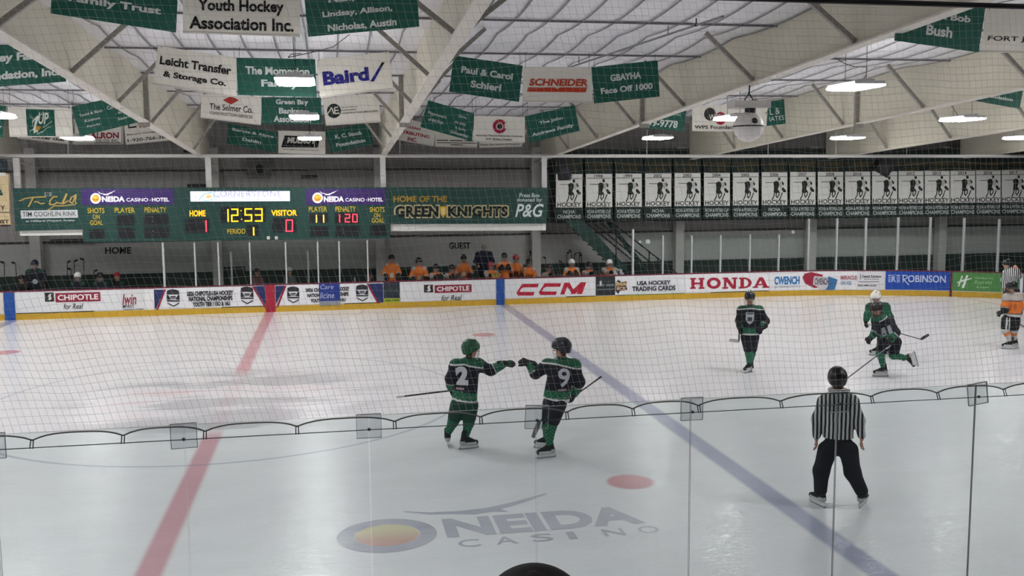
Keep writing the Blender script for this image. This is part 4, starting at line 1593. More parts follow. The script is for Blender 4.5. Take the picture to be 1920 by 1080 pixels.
def can(mk):
    mk.poly([(1504, 520), (1508, 513), (1520, 510), (1542, 515), (1538, 538), (1527, 540), (1509, 531)])


ad(1442.5, 1607, '#e8e7e9', 'white panel with blue capitals and a tilted red and blue drink can', [
    ('lettering', '#2f78b5', lambda mk: mk.text('CWENCH', 1451.5, 518, 1499, 533.5, 0.05)), ('small_lettering', '#7f93a8', lambda mk: mk.text('HYDRATION', 1452, 535.5, 1499, 538.5, 0.01)),
    ('can_red', '#9c2b40', can), ('can_label', '#c9c6ca', lambda mk: mk.poly([(1525, 517), (1552, 520), (1554, 541), (1544, 544), (1524, 533)])),
    ('can_blue', '#3f6f9f', lambda mk: mk.poly([(1552, 518), (1570, 524), (1565, 543), (1548, 543), (1553, 534)])),
    ('can_lettering', '#6d6468', lambda mk: mk.text('CWENCH', 1527, 521, 1553, 534, 0.04, -0.1)),
    ('red_lettering', '#b0606a', lambda mk: mk.text('MIRACLE', 1575.5, 516.5, 1606, 524, 0.03)), ('blue_lettering', '#7fa0b8', lambda mk: mk.text('ON ICE', 1575.5, 527, 1596, 534, 0.03))])
ad(1607.5, 1659, '#dedcde', 'pale panel with four short black lines left of the blue panel', [
    ('lettering', '#2f2f33', lambda mk: (mk.text('Dental Solutions', 1616, 515.5, 1652, 520.5, 0.03), mk.text('Family & General', 1620, 522, 1647, 525, 0.01), mk.text('920-499-3181', 1608.5, 533.5, 1643, 537, 0.03), mk.line([(1609, 528.5), (1648, 528)], 0.8), mk.line([(1613, 514), (1613, 524)], 1)))])


def robin(mk):
    mk.text('OBINSON', 1702, 516, 1773, 529.5, 0.02)
    mk.line([(1693, 516), (1693, 529.5)], 1.8)
    mk.line([(1691, 516), (1699, 516.5), (1701, 520), (1697, 523), (1694, 523.5), (1704, 534.5)], 1.8)


ad(1660, 1781, '#1d4aa8', 'blue panel with one pale word and a square letter mark', [
    ('letter_mark', '#a9b8e6', lambda mk: (mk.rect(1665, 515, 1687, 518), mk.rect(1665, 519.5, 1687, 522), mk.rect(1665, 523.5, 1687, 526), mk.rect(1665, 527, 1687, 529))),
    ('letter_mark', '#1d4aa8', lambda mk: mk.rect(1669.5, 516, 1681, 529)), ('letter_mark', '#a9b8e6', lambda mk: mk.text('R', 1671, 517, 1680, 528.5, 0.06)),
    ('lettering', '#c9d3f0', robin)])
ad(1785.5, 1879, '#4f8a48', 'green panel with a slanted white letter mark right of the goal line', [
    ('letter_mark', '#e2ece0', lambda mk: (mk.poly([(1802, 517), (1805, 517), (1799, 537), (1796, 537)]), mk.poly([(1811, 516), (1815, 516), (1808, 540), (1803, 540)]), mk.poly([(1794, 529), (1806, 524), (1822, 521), (1822, 522.5), (1808, 527), (1795, 531)]))),
    ('lettering', '#a9cfa0', lambda mk: (mk.text('Holiday Inn', 1828, 519.5, 1861, 524, 0.02), mk.text('Express', 1827, 526, 1860, 534, 0.01, 0.15), mk.text('& Suites', 1831, 536.5, 1854, 540, 0.02)))])
ad(1880, 1912, '#4c8f63', 'green panel partly hidden behind the far referee', [])
ad(1918, 1990, '#2c4a86', 'blue panel at the far right edge beyond the green one', [])

# ---- near boards under the near glass
t = empty('dasher_boards', (4, 0, 0))
tag(t, 'near side dasher boards carrying the tall glass, below the picture', 'rink boards')
mb = MB()
mb.box((-6, -0.1, 0), (14, 0.0, 0.9))
mb.build('board_wall', WB, t)
mb = MB()
mb.box((-6, -0.13, 0.9), (14, 0.02, 0.94))
mb.build('cap_rail', mat('cap_maroon', '#6a2637'), t)

# ---- far glass
GF = glassmat('far_glass', (0.93, 0.96, 0.95), 0.03)
ALU = mat('aluminium', '#c4c5c6', 0.4, metal=0.3)
pen = [(308, 455), (367, 455), (411, 455), (470, 455), (537, 454), (597, 453), (637, 453), (690, 451)]
rt = [(1187, 430), (1243, 442), (1297, 442), (1351, 441), (1406, 440), (1460, 440), (1515, 411), (1568, 410), (1622, 409), (1682, 408), (1742, 408), (1805, 409), (1870, 411), (1940, 411)]
words = ['first', 'second', 'third', 'fourth', 'fifth', 'sixth', 'seventh', 'eighth', 'ninth', 'tenth', 'eleventh', 'twelfth', 'thirteenth', 'fourteenth']
for lst, where, gname in ((pen, 'from the HOME letters', 'glass of the penalty boxes'), (rt, 'right of the stairs', 'glass along the far right boards')):
    for i, (px, py) in enumerate(lst):
        a = BO.s_of(px, 1.2)
        b = BO.p(a, 0.91, -0.04)
        top = b.z
        for z in np.arange(1.2, 3.6, 0.01):
            if proj((b.x, b.y, z))[1] < py:
                top = z
                break
        last = i == len(lst)-1
        t = empty('rink_glass_panel', b)
        tag(t, ('clear far glass panel with silver post, %s %s' % (words[i], where)) if not last else 'silver end post of the glass %s' % ('under the right end of the scoreboard' if lst is pen else 'beyond the right frame edge'), 'glass panel' if not last else 'post', gname)
        mb = MB()
        wd = 0.045 if i else 0.06
        mb.box((b.x-wd/2, b.y-0.05, b.z-0.02), (b.x+wd/2, b.y+0.05, top))
        mb.build('support_post', ALU, t)
        if not last:
            a2 = BO.s_of(lst[i+1][0], 1.2)
            e0, e1 = BO.p(a+0.03, 0.91, -0.04), BO.p(a2-0.03, 0.91, -0.04)
            mb = MB()
            zt = top-0.02
            mb.add([(e0.x, e0.y, 0.91), (e1.x, e1.y, 0.91), (e1.x, e1.y, zt), (e0.x, e0.y, zt), (e0.x, e0.y+0.012, 0.91), (e1.x, e1.y+0.012, 0.91), (e1.x, e1.y+0.012, zt), (e0.x, e0.y+0.012, zt)],
                   [(0, 1, 2, 3), (7, 6, 5, 4), (0, 4, 5, 1), (3, 2, 6, 7), (0, 3, 7, 4), (1, 5, 6, 2)])
            mb.build('pane', GF, t)
for px, py, lab in ((433, 472, 'thin silver post standing back behind the second timekeeper pane'), (577, 470, 'thin silver post standing back behind the penalty glass left of the blue patch'), (665, 520, 'short pale post behind the boards near the maroon shirt')):
    q = at(px, py, 27.6)
    mb = MB()
    mb.box((q.x-0.03, 27.57, 0.0), (q.x+0.03, 27.63, q.z))
    o = mb.build('divider_post', ALU)
    tag(rebase(o, (q.x, 27.6, 0)), lab, 'post')

# ---- near glass, square clips and steel cable
NGL = glassmat('near_glass', (0.907, 0.938, 0.932), 0.05, 0.02)
EDGE = mat('glass_edge', '#8f9896', 0.3)
GZ = 2.668
seams = [1.082-1.16*3, 1.082-1.16*2, 1.082-1.16, 1.082, 2.276, 3.431, 4.565, 5.705, 6.845, 8.0, 9.16]
lab_n = {0: 'beyond the left frame edge', 1: 'just beyond the left frame edge', 2: 'at the left edge of the picture', 3: 'over the red line, left of the sun emblem', 4: 'in front of the sun emblem on the ice',
         5: 'in front of the two fist-bumping players', 6: 'in front of the slanting blue line', 7: 'in front of the near referee', 8: 'right of the near referee', 9: 'beyond the right frame edge'}
for i in range(len(seams)-1):
    x0, x1 = seams[i]+0.004, seams[i+1]-0.004
    t = empty('glass_pane', ((x0+x1)/2, -0.05, 0.94))
    tag(t, 'tall near glass pane '+lab_n[i], 'glass pane', 'near side glass panes')
    v8 = [(x0, -0.056, 0.94), (x1, -0.056, 0.94), (x1, -0.056, GZ), (x0, -0.056, GZ), (x0, -0.044, 0.94), (x1, -0.044, 0.94), (x1, -0.044, GZ), (x0, -0.044, GZ)]
    obj('sheet', v8, [(0, 1, 2, 3), (7, 6, 5, 4)], NGL, t)
    obj('polished_edge', v8, [(0, 4, 5, 1), (3, 2, 6, 7), (0, 3, 7, 4), (1, 5, 6, 2)], EDGE, t)
CLIP = glassmat('clip_plastic', (0.85, 0.86, 0.87), 0.03, 0.1)
CLE = mat('clip_edge', '#bfc3c6', 0.4)
DARK = mat('cable_dark', '#737578', 0.45)
lab_c = {3: 'over the red centre line', 4: 'third from the right of the blue-line clip, left of the fist-bumping players', 5: 'before the leg of the right fist-bumping player', 6: 'above the slanting blue line', 7: 'on the back of the near referee', 8: 'at the right, slightly crooked'}
lab_c[4] = 'above the sun emblem'
for i in range(2, 10):
    x = seams[i]
    tlt = {5: 0.06, 8: -0.13, 3: -0.02}.get(i, 0)
    t = empty('corner_clip', (x, -0.075, GZ-0.065))
    tag(t, 'clear square clip plate '+lab_c.get(i, 'outside the picture, clip %d' % i), 'clip plate', 'clip plates on the near glass')
    R_ = Matrix.Rotation(tlt, 3, 'Y')
    h = 0.082
    o_ = Vector((x, -0.075, GZ-0.065))
    v8 = [o_+R_ @ Vector((a*h, dy, b*h)) for dy in (-0.005, 0.005) for a, b in ((-1, -1), (1, -1), (1, 1), (-1, 1))]
    obj('plate', v8, [(0, 1, 2, 3), (7, 6, 5, 4)], CLIP, t)
    mb = MB()
    for (a, b) in ((0, 1), (1, 2), (2, 3), (3, 0)):
        mb.bar(v8[a].lerp(v8[a+4], .5), v8[b].lerp(v8[b+4], .5), 0.0025 if (a, b) != (2, 3) else 0.006, 0.012, (0, 1, 0))
    mb.build('rim', CLE, t)
    mb = MB()
    mb.lathe((x, -0.083, GZ-0.085), [(0.011, 0), (0.011, -0.012)], 8, axis=(0, 1, 0))
    mb.build('bolt', DARK, t)
CZ = GZ-0.088
mb = MB()
mb.tube([(-6, -0.09, CZ), (14, -0.09, CZ)], 0.0032, 6)
o = mb.build('steel_cable', DARK)
tag(rebase(o, (4, -0.09, CZ)), 'thin dark steel cable stretched along the near glass through the clip plates', 'cable')
mb = MB()
mb.tube([(-6, 0.02, 5.52), (14, -0.02, 5.46)], 0.02, 8)
o = mb.build('net_pole', mat('pole_dark', '#2e2f31', 0.5))
tag(rebase(o, (4, 0, 5.5)), 'dark pipe carrying the net across the top right corner', 'pole')

# ---- net
NETM = mat('net_thread', '#dededb', 0.6)
t = empty('protective_net', (4, 0, 5.5))
tag(t, 'large white square-mesh safety net above the near glass', 'net', None, 'thing')
C_ = 0.0508
nu0, nu1 = -50, 215
nv = 57
ZT = 5.5
ZB = GZ-0.01


def netp(i, j):
    z0 = ZB+(ZT-ZB)*j/(nv-1)
    x0 = i*C_
    lean = max(0.10, 0.31-0.026*(x0+0.0))
    x = x0+lean*(ZT-z0)+0.006*math.sin(3.1*z0+x0*2)
    f = min(1, (z0-ZB)/0.25)*min(1, (ZT-z0)/0.4)
    z = z0+f*(0.012*math.sin(1.9*x0+0.8)+0.008*math.sin(4.7*x0+z0*2.2)+0.006*math.sin(9*x0+3*z0))
    y = f*(0.045*math.sin(1.5*x0+0.9*z0)+0.02*math.sin(4.1*x0-2*z0))
    return x, y+0.0, z


P = np.array([[netp(i, j) for j in range(nv)] for i in range(nu0, nu1)])
nu = nu1-nu0


def net_tubes(A, r):
    """square tubes along axis 1 of A (rows of points)"""
    n, m_, _ = A.shape
    d = np.zeros_like(A)
    d[:, 1:-1] = A[:, 2:]-A[:, :-2]
    d[:, 0] = A[:, 1]-A[:, 0]
    d[:, -1] = A[:, -1]-A[:, -2]
    d /= np.linalg.norm(d, axis=2, keepdims=True)
    a = np.cross(d, np.array([0, 1.0, 0]))
    a /= np.linalg.norm(a, axis=2, keepdims=True)
    b = np.cross(d, a)
    V = np.stack([A+a*r, A+b*r, A-a*r, A-b*r], axis=2)      # n,m,4,3
    idx = np.arange(n*m_*4).reshape(n, m_, 4)
    F = []
    for k in range(4):
        k2 = (k+1) % 4
        F.append(np.stack([idx[:, :-1, k], idx[:, :-1, k2], idx[:, 1:, k2], idx[:, 1:, k]], axis=-1).reshape(-1, 4))
    return V.reshape(-1, 3), np.concatenate(F)


V1, F1 = net_tubes(P, 0.00066)
V2, F2 = net_tubes(P.transpose(1, 0, 2), 0.00066)
obj('mesh', np.concatenate([V1, V2]), np.concatenate([F1, F2+len(V1)]).tolist(), NETM, t)
K = P[:, 1:-1].reshape(-1, 3)
kr = 0.0021
offs = np.array([(1, 0, 0), (-1, 0, 0), (0, 1, 0), (0, -1, 0), (0, 0, 1), (0, 0, -1)])*kr
V3 = (K[:, None, :]+offs[None]).reshape(-1, 3)
of = np.array([(0, 2, 4), (2, 1, 4), (1, 3, 4), (3, 0, 4), (2, 0, 5), (1, 2, 5), (3, 1, 5), (0, 3, 5)])
F3 = (np.arange(len(K))[:, None, None]*6+of[None]).reshape(-1, 3)
obj('knots', V3, F3.tolist(), NETM, t)
ROPE = mat('rope_grey', '#a8a6a3', 0.7)
nodes_px = [65, 234, 386, 557, 738, 898, 1058, 1181, 1303, 1456, 1625, 1748, 1872]
nx_ = [at(px, 800-0.055*px, 0).x for px in nodes_px]
nx_ = [nx_[0]-0.56*k for k in (6, 5, 4, 3, 2, 1)]+nx_+[nx_[-1]+0.56*k for k in (1, 2, 3)]
pts = []
for a, b in zip(nx_[:-1], nx_[1:]):
    for k in range(12):
        u = k/12
        arch = (1-abs(2*u-1)**3.2)
        pts.append((a+(b-a)*u, -0.065, GZ-0.045+0.04*arch))
pts.append((nx_[-1], -0.065, GZ-0.045))
mb = MB()
mb.tube(pts, 0.0055, 6)
mb.build('border_rope', ROPE, t, smooth=True)
mb_r = MB()
for x in nx_:
    mb = MB()
    for dx in (-0.008, 0.008):
        mb.tube([(x+dx, -0.072, GZ-0.042), (x+dx*1.2, -0.098, CZ-0.004)], 0.0038, 5)
    mb.build('tie_loop', DARK, t)
# ================================================================== people: rounded bodies grown from limb distances
def smin(a, b, k):
    h = np.clip(0.5+0.5*(b-a)/k, 0, 1)
    return b+(a-b)*h-k*h*(1-h)


class Form:
    """a smooth union of tapered limbs, meshed as one continuous surface"""
    def __init__(s, k=0.03):
        s.pr = []
        s.k = k
        s.cl = []

    def limb(s, a, b, ra, rb=None, flat=None, tg=0):
        s.pr.append((np.array(a, float), np.array(b, float), ra, ra if rb is None else rb, flat, tg))
        return s

    def ball(s, c, r, flat=None, tg=0):
        return s.limb(c, np.array(c, float)+np.array([0, 0, 1e-4]), r, r, flat, tg)

    def clip(s, pt, n):
        s.cl.append((np.array(pt, float), np.array(Vector(n).normalized(), float)))
        return s

    def f(s, P, info=False):
        d = None
        best = idx = tt = None
        for q, (a, b, ra, rb, flat, tg) in enumerate(s.pr):
            pa = P-a
            ba = b-a
            fs = 1.0
            if flat is not None:                      # flattened along one direction
                n, sc = np.array(flat[0], float), flat[1]
                pa = pa+np.outer(pa @ n, n)*(1/sc-1)
                ba = ba+n*(ba @ n)*(1/sc-1)
                fs = 0.5+0.5*sc
            t = np.clip((pa @ ba)/max(ba @ ba, 1e-12), 0, 1)
            e = (np.linalg.norm(pa-t[:, None]*ba, axis=1)-(ra+t*(rb-ra)))*fs
            if info:
                if best is None:
                    best, idx, tt = e.copy(), np.full(len(P), tg), t.copy()
                else:
                    m_ = e < best
                    best[m_] = e[m_]
                    idx[m_] = tg
                    tt[m_] = t[m_]
            d = e if d is None else smin(d, e, s.k)
        for pt, n in s.cl:
            d = np.maximum(d, (P-pt) @ n)
        return (d, idx, tt) if info else d

    def mesh(s, res):
        lo = np.min([np.minimum(a-ra*1.0, b-rb*1.0) for a, b, ra, rb, *_ in s.pr], axis=0)-0.03-res
        hi = np.max([np.maximum(a+ra*1.0, b+rb*1.0) for a, b, ra, rb, *_ in s.pr], axis=0)+0.03+res
        n = np.ceil((hi-lo)/res).astype(int)+1
        ax = [lo[i]+res*np.arange(n[i]) for i in range(3)]
        G = np.stack(np.meshgrid(*ax, indexing='ij'), axis=-1).reshape(-1, 3)
        D = np.concatenate([s.f(G[i:i+200000]) for i in range(0, len(G), 200000)]).reshape(n)
        ins = D < 0
        c = [D[dx:n[0]-1+dx, dy:n[1]-1+dy, dz:n[2]-1+dz] for dx in (0, 1) for dy in (0, 1) for dz in (0, 1)]
        cnt = sum((x < 0).astype(int) for x in c)
        act = np.argwhere((cnt > 0) & (cnt < 8))
        vid = -np.ones(cnt.shape, int)
        vid[tuple(act.T)] = np.arange(len(act))
        cv = np.stack([x[tuple(act.T)] for x in c], axis=1)
        corner = np.array([(dx, dy, dz) for dx in (0, 1) for dy in (0, 1) for dz in (0, 1)], float)
        acc = np.zeros((len(act), 3))
        w_ = np.zeros(len(act))
        for i in range(8):
            for j in range(i+1, 8):
                if np.abs(corner[i]-corner[j]).sum() != 1:
                    continue
                a, b = cv[:, i], cv[:, j]
                m_ = (a < 0) != (b < 0)
                t = np.where(m_, a/np.where(m_, a-b, 1), 0)
                acc += np.where(m_[:, None], corner[i]+t[:, None]*(corner[j]-corner[i]), 0)
                w_ += m_
        V = lo+(act+acc/w_[:, None])*res
        F = []
        for axn in range(3):
            o1, o2 = [(1, 2), (2, 0), (0, 1)][axn]
            sl0 = [slice(None)]*3
            sl1 = [slice(None)]*3
            sl0[axn] = slice(0, -1)
            sl1[axn] = slice(1, None)
            A, B = ins[tuple(sl0)], ins[tuple(sl1)]
            e = np.argwhere(A != B)
            ok = (e[:, o1] > 0) & (e[:, o2] > 0) & (e[:, o1] < n[o1]-1) & (e[:, o2] < n[o2]-1)
            e = e[ok]
            u1 = np.zeros(3, int)
            u1[o1] = 1
            u2 = np.zeros(3, int)
            u2[o2] = 1
            q = [vid[tuple((e-x).T)] for x in (u1*0, u1, u1+u2, u2)]
            Q = np.stack(q, axis=1)
            flip = ~A[tuple(e.T)]
            Q[flip] = Q[flip][:, ::-1]
            F.append(Q)
        F = np.concatenate(F)
        return V, F

    def build(s, name, parent, res, paint, base, material=None):
        V, F = s.mesh(res)
        _, idx, tt = s.f(V, True)
        col = paint(V, idx, tt) if callable(paint) else np.tile(np.array(lin(paint)), (len(V), 1))
        W = V+np.array(base)
        if parent is None:
            o = obj(name, V, F.tolist(), material or attrmat(), None, True, col, loc=Vector(base))
        else:
            o = obj(name, W, F.tolist(), material or attrmat(), parent, True, col)
        return o


NAVY, GREEN, WHT, BLK, SKIN = '#16203a', '#1d6a48', '#d5d8d6', '#16171b', '#c09178'
LC = {k: np.array(lin(v)) for k, v in dict(navy='#10141f', green='#15543b', white='#d5d8d6', black='#17181c', skin='#b98d78', plaid='#4f9474', dgreen='#103c2d', orange='#d9742c', grey='#8e8f90', lgrey='#b9b7b4', hair='#3a2c22').items()}


def paint_flat(*spec):
    """spec: list of (tag, colour) -> function"""
    dct = dict(spec)

    def fn(V, idx, tt):
        out = np.zeros((len(V), 3))
        for k_, c in dct.items():
            out[idx == k_] = LC[c] if c in LC else np.array(lin(c))
        return out
    return fn


class Fig:
    """measures a figure: points of the photo on the upright plane through its feet, facing the camera; d = metres behind that plane"""
    def __init__(s, px, py=None, Y=None):
        if Y is None:
            s.base = onice(px, py)
        else:
            q = at(px, py or 490, Y)
            s.base = Vector((q.x, q.y, 0))
        d = s.base-CAM
        d.z = 0
        s.D = d.normalized()
        s.R = Vector((s.D.y, -s.D.x, 0))

    def j(s, px, py, d=0.0):
        r = ray(px, py)
        t = ((s.base+s.D*d)-CAM).dot(s.D)/r.dot(s.D)
        return CAM+r*t-s.base

    def v(s, r, d, z):
        return s.R*r+s.D*d+Vector((0, 0, z))


def perp_frame(d, up=Vector((0, 0, 1))):
    d = d.normalized()
    x = d.cross(up)
    if x.length < 1e-3:
        x = Vector((1, 0, 0))
    x.normalize()
    return d, x, x.cross(d).normalized()


def skate(parent, base, ankle, toe_dir, sole_up, dark='#1c1d20', pitch=None):
    """boot with white holder and steel blade; ankle point and sole direction are relative to base"""
    f = toe_dir.normalized()
    u = (sole_up-f*sole_up.dot(f)).normalized()
    s_ = f.cross(u)
    A = ankle
    heel = A-f*0.06-u*0.085
    toe = A+f*0.17-u*0.095
    F = Form(0.03)
    F.limb(A+u*0.065-f*0.01, A-u*0.04-f*0.03, 0.052, 0.05, None, 1)
    F.limb(heel, toe, 0.043, 0.042, (tuple(u), 0.9), 2)
    F.limb(A-u*0.02, A+f*0.1-u*0.07, 0.045, 0.04, None, 1)

    def pt(V, idx, tt):
        c = np.tile(np.array(lin(dark)), (len(V), 1))
        h = (V-np.array(A)) @ np.array(u)
        c[h < -0.085] = LC['white']
        fl = (V-np.array(A)) @ np.array(f)
        c[(h < -0.06) & (fl < -0.02)] = LC['lgrey']
        c[(fl > 0.17)] = np.array(lin('#2a2b2e'))
        return c
    b = F.build('skate', parent, 0.012, pt, base)
    mb = MB()
    B_ = Vector(base)
    q = [(-0.095, -0.125), (0.2, -0.125), (0.215, -0.165), (0.17, -0.175), (-0.07, -0.175), (-0.11, -0.16)]
    v = [B_+A+f*a+u*h+s_*w_ for w_ in (-0.012, 0.012) for a, h in q]
    n = len(q)
    mb.add(v, [tuple(range(n)), tuple(reversed(range(n, 2*n)))]+[(i, i+n, (i+1) % n+n, (i+1) % n) for i in range(n)])
    h = mb.build('blade_holder', mat('holder_white', '#d9dadb', 0.4), b)
    mb = MB()
    q = [(-0.11, -0.165), (0.215, -0.165), (0.225, -0.185), (0.19, -0.197), (-0.09, -0.197), (-0.12, -0.185)]
    v = [B_+A+f*a+u*hh+s_*w_ for w_ in (-0.003, 0.003) for a, hh in q]
    mb.add(v, [tuple(range(n)), tuple(reversed(range(n, 2*n)))]+[(i, i+n, (i+1) % n+n, (i+1) % n) for i in range(n)])
    mb.build('blade', mat('blade_steel', '#9fa3a8', 0.3, metal=0.7), b)
    return b


SK = 0.197      # ankle height above the blade's edge


def glove(parent, base, wrist, hdir, curl, paint, res=0.010, side=1, up=Vector((0, 0, 1)), bare=False, name='glove'):
    """cuff, palm, four separate bent fingers and a thumb leaving the side of the palm"""
    d, x, y = perp_frame(hdir, up)
    sc = 0.62 if bare else 1.0
    F = Form(0.012 if not bare else 0.006)
    W_ = Vector(wrist)
    if not bare:
        F.limb(W_-d*0.06, W_+d*0.02, 0.068, 0.056, None, 1)
        F.limb(W_+d*0.03-x*0.012, W_+d*0.10-x*0.012, 0.047, 0.043, (tuple(y), 0.72), 2)
        F.limb(W_+d*0.03+x*0.02, W_+d*0.10+x*0.025, 0.045, 0.04, (tuple(y), 0.72), 2)
    else:
        F.limb(W_-d*0.05, W_+d*0.02, 0.029, 0.028, (tuple(y), 0.8), 1)
        F.limb(W_+d*0.02-x*0.012, W_+d*0.085-x*0.016, 0.024, 0.022, (tuple(y), 0.6), 2)
        F.limb(W_+d*0.02+x*0.012, W_+d*0.085+x*0.018, 0.024, 0.022, (tuple(y), 0.6), 2)
    k0 = 0.135 if not bare else 0.092
    ln = (0.066, 0.078, 0.074, 0.058)
    for i in range(4):
        o = (i-1.5)*(0.029 if not bare else 0.0185)
        a = W_+d*(k0-0.012*abs(i-1.3)*sc)+x*o
        r = 0.0185 if not bare else 0.0092
        L = ln[i]*(1.0 if not bare else 0.95)
        c1 = curl*(0.9+0.1*i)
        d1 = (d*math.cos(c1*0.6)-y*math.sin(c1*0.6))
        d2 = (d*math.cos(c1*1.5)-y*math.sin(c1*1.5))
        b = a+d1*L*0.55
        c = b+d2*L*0.5
        F.limb(a-d*0.03, a, r*1.05, r, None, 3)
        F.limb(a, b, r, r*0.95, None, 3)
        F.limb(b, c, r*0.95, r*0.82, None, 3)
    ta = W_+d*0.035*sc*1.3-x*side*0.045*(1 if not bare else 0.55)
    tb = ta+d*0.05*sc*1.2-x*side*0.028*sc*1.2-y*0.012
    tc = tb+d*0.035-x*side*0.002-y*0.02*curl
    r = 0.02 if not bare else 0.0105
    F.limb(ta, tb, r, r*0.95, None, 4)
    F.limb(tb, tc, r*0.95, r*0.8, None, 4)
    return F.build(name, parent, res, paint, base)


def helmet(parent, base, c, face, tilt_up, r, col, visor=None, res=0.010, vents=True):
    """hockey shell with brow, ear pieces and dark vent slots"""
    f = face.normalized()
    u = (tilt_up-f*tilt_up.dot(f)).normalized()
    s_ = f.cross(u)
    F = Form(0.02)
    F.limb(c-f*0.025*r/0.115+u*0.015, c+f*0.02*r/0.115+u*0.015, r*1.08, r*1.03, (tuple(s_), 0.84), 1)
    F.limb(c-f*r*0.45+u*0.01, c-f*r*0.5-u*0.075, r*0.66, r*0.56, (tuple(s_), 1.2), 1)
    F.clip(c-u*0.02+f*0.02, -(u*0.85+f*0.0)-f*0.0)
    F.cl[-1] = (np.array(c-u*0.05), np.array((-u*0.93+f*0.36).normalized()))

    def pt(V, idx, tt):
        out = np.tile(np.array(lin(col)), (len(V), 1))
        P = V-np.array(c)
        a, b, h = P @ np.array(f), P @ np.array(s_), P @ np.array(u)
        if vents:
            m_ = (h > r*0.55) & (np.abs(np.abs(b)-r*0.38) < r*0.09) & (np.abs(a) < r*0.55)
            m_ |= (np.abs(np.abs(b)-r*0.75) < r*0.2) & (np.abs(h-r*0.55) < r*0.07) & (np.abs(a+0.2*r) < r*0.4)
            out[m_] *= 0.35
        return out
    o = F.build('helmet', parent, res, pt, base, mat_shell())
    if visor:
        mb = MB()
        B_ = Vector(base)
        C = c+B_
        def cp(az, el):
            return C+f*(r*1.12*math.cos(az)*(1-0.25*max(0, -el-0.6)))+s_*(r*0.98*math.sin(az))+u*(el*r*1.0)
        rows = (-0.15, -0.45, -0.75, -1.05, -1.3)
        for el in rows:
            mb.tube([cp(az, el) for az in np.linspace(-1.25, 1.25, 9)], 0.0035, 4)
        for az in (-1.2, -0.75, -0.35, 0, 0.35, 0.75, 1.2):
            mb.tube([cp(az, el) for el in rows], 0.0035, 4)
        mb.build('face_cage', mat('cage_'+visor, visor, 0.4, metal=0.3), o)
    return o


def mat_shell():
    return attrmat('painted_shell', 0.32)


def head_form(F, c, face, up, r, neck, tg=9):
    """skull, jaw, nose, brow and ears into an existing body form"""
    f = face.normalized()
    u = (up-f*up.dot(f)).normalized()
    s_ = f.cross(u)
    F.limb(c+u*r*0.12-f*r*0.1, c+u*r*0.1+f*r*0.12, r*0.96, r*0.92, (tuple(s_), 0.84), tg)
    F.limb(c-u*r*0.45+f*r*0.2, c-u*r*0.78+f*r*0.42, r*0.62, r*0.42, (tuple(s_), 0.9), tg)
    F.limb(c+f*r*0.95+u*r*0.05, c+f*r*1.14-u*r*0.25, r*0.09, r*0.14, None, tg)
    F.limb(c+f*r*0.86+u*r*0.22+s_*r*0.4, c+f*r*0.86+u*r*0.22-s_*r*0.4, r*0.12, r*0.12, None, tg)
    for sg in (-1, 1):
        F.limb(c+s_*sg*r*0.84+u*r*0.1, c+s_*sg*r*0.82-u*r*0.22, r*0.16, r*0.12, None, tg)
    F.limb(c-u*r*0.6-f*r*0.1, neck, r*0.52, r*0.56, None, tg)
    return f, u, s_


def face_paint(c, f, u, s_, r, skin=None, hair=None):
    skin = LC['skin'] if skin is None else np.array(lin(skin))

    def fn(V, out):
        P = V-np.array(c)
        a, b, h = P @ np.array(f), P @ np.array(s_), P @ np.array(u)
        for sg in (-1, 1):
            m_ = (np.hypot(b-sg*r*0.38, (h-r*0.02)*1.6) < r*0.15) & (a > r*0.4)
            out[m_] = np.array(lin('#2b2220'))
            m_ = (np.hypot((b-sg*r*0.38)*0.7, (h-r*0.28)*3) < r*0.2) & (a > r*0.5)
            out[m_] = np.array(lin('#4a3428'))
        m_ = (np.hypot(b*0.7, (h+r*0.62)*2.6) < r*0.22) & (a > r*0.4)
        out[m_] = np.array(lin('#8f5a50'))
        if hair is not None:
            m_ = ((h > r*0.42) | ((a < -r*0.05) & (h > -r*1.1)))
            out[m_] = np.array(lin(hair))
        return out
    return fn


def stick(label, pts, blade, col='#1d1d20', tape='#2a2a2a', r=0.0155, group='hockey sticks on the ice', butt='#c9c9c9'):
    """pts: butt, heel; blade: toe point. World points."""
    a, h = Vector(pts[0]), Vector(pts[1])
    t = empty('hockey_stick', h)
    tag(t, label, 'hockey stick', group)
    mb = MB()
    mb.bar(a, h, r*1.9, r*1.25)
    mb.build('shaft', mat('shaft_'+col[1:], col, 0.4), t)
    d = (h-a).normalized()
    MB().bar(a-d*0.005, a+d*0.12, r*2.2, r*1.6).build('grip_tape', mat('tape_'+butt[1:], butt, 0.8), t)
    if blade is not None:
        b = Vector(blade)
        e = (b-h).normalized()
        side = d.cross(e)
        side = side.normalized() if side.length > 1e-3 else Vector((0, 1, 0))
        upb = e.cross(side).normalized()
        if upb.z < 0:
            upb = -upb
        vv, ff = [], []
        n = 6
        for i in range(n+1):
            u = i/n
            c = h.lerp(b, u)+side*(0.025*u*u)
            hw = 0.028+0.009*math.sin(PI*min(1, u*1.1))
            for sg, hh in ((-1, -1), (1, -1), (1, 1), (-1, 1)):
                vv.append(c+side*sg*0.005+upb*hh*hw)
        for i in range(n):
            for k_ in range(4):
                ff.append((i*4+k_, i*4+(k_+1) % 4, i*4+4+(k_+1) % 4, i*4+4+k_))
        ff += [(3, 2, 1, 0), (n*4, n*4+1, n*4+2, n*4+3)]
        obj('blade', vv, ff, mat('blade_'+tape[1:], tape, 0.7), t)
    return t


def on_surface(F, P, direction, reach=0.5):
    """first point of form F met from P along direction"""
    p = np.array(P, float)
    d = np.array(direction, float)
    t = 0.0
    for _ in range(60):
        e = float(F.f((p+d*t)[None])[0])
        if e < 0.0015:
            break
        t += max(e*0.7, 0.001)
        if t > reach:
            break
    return p+d*t


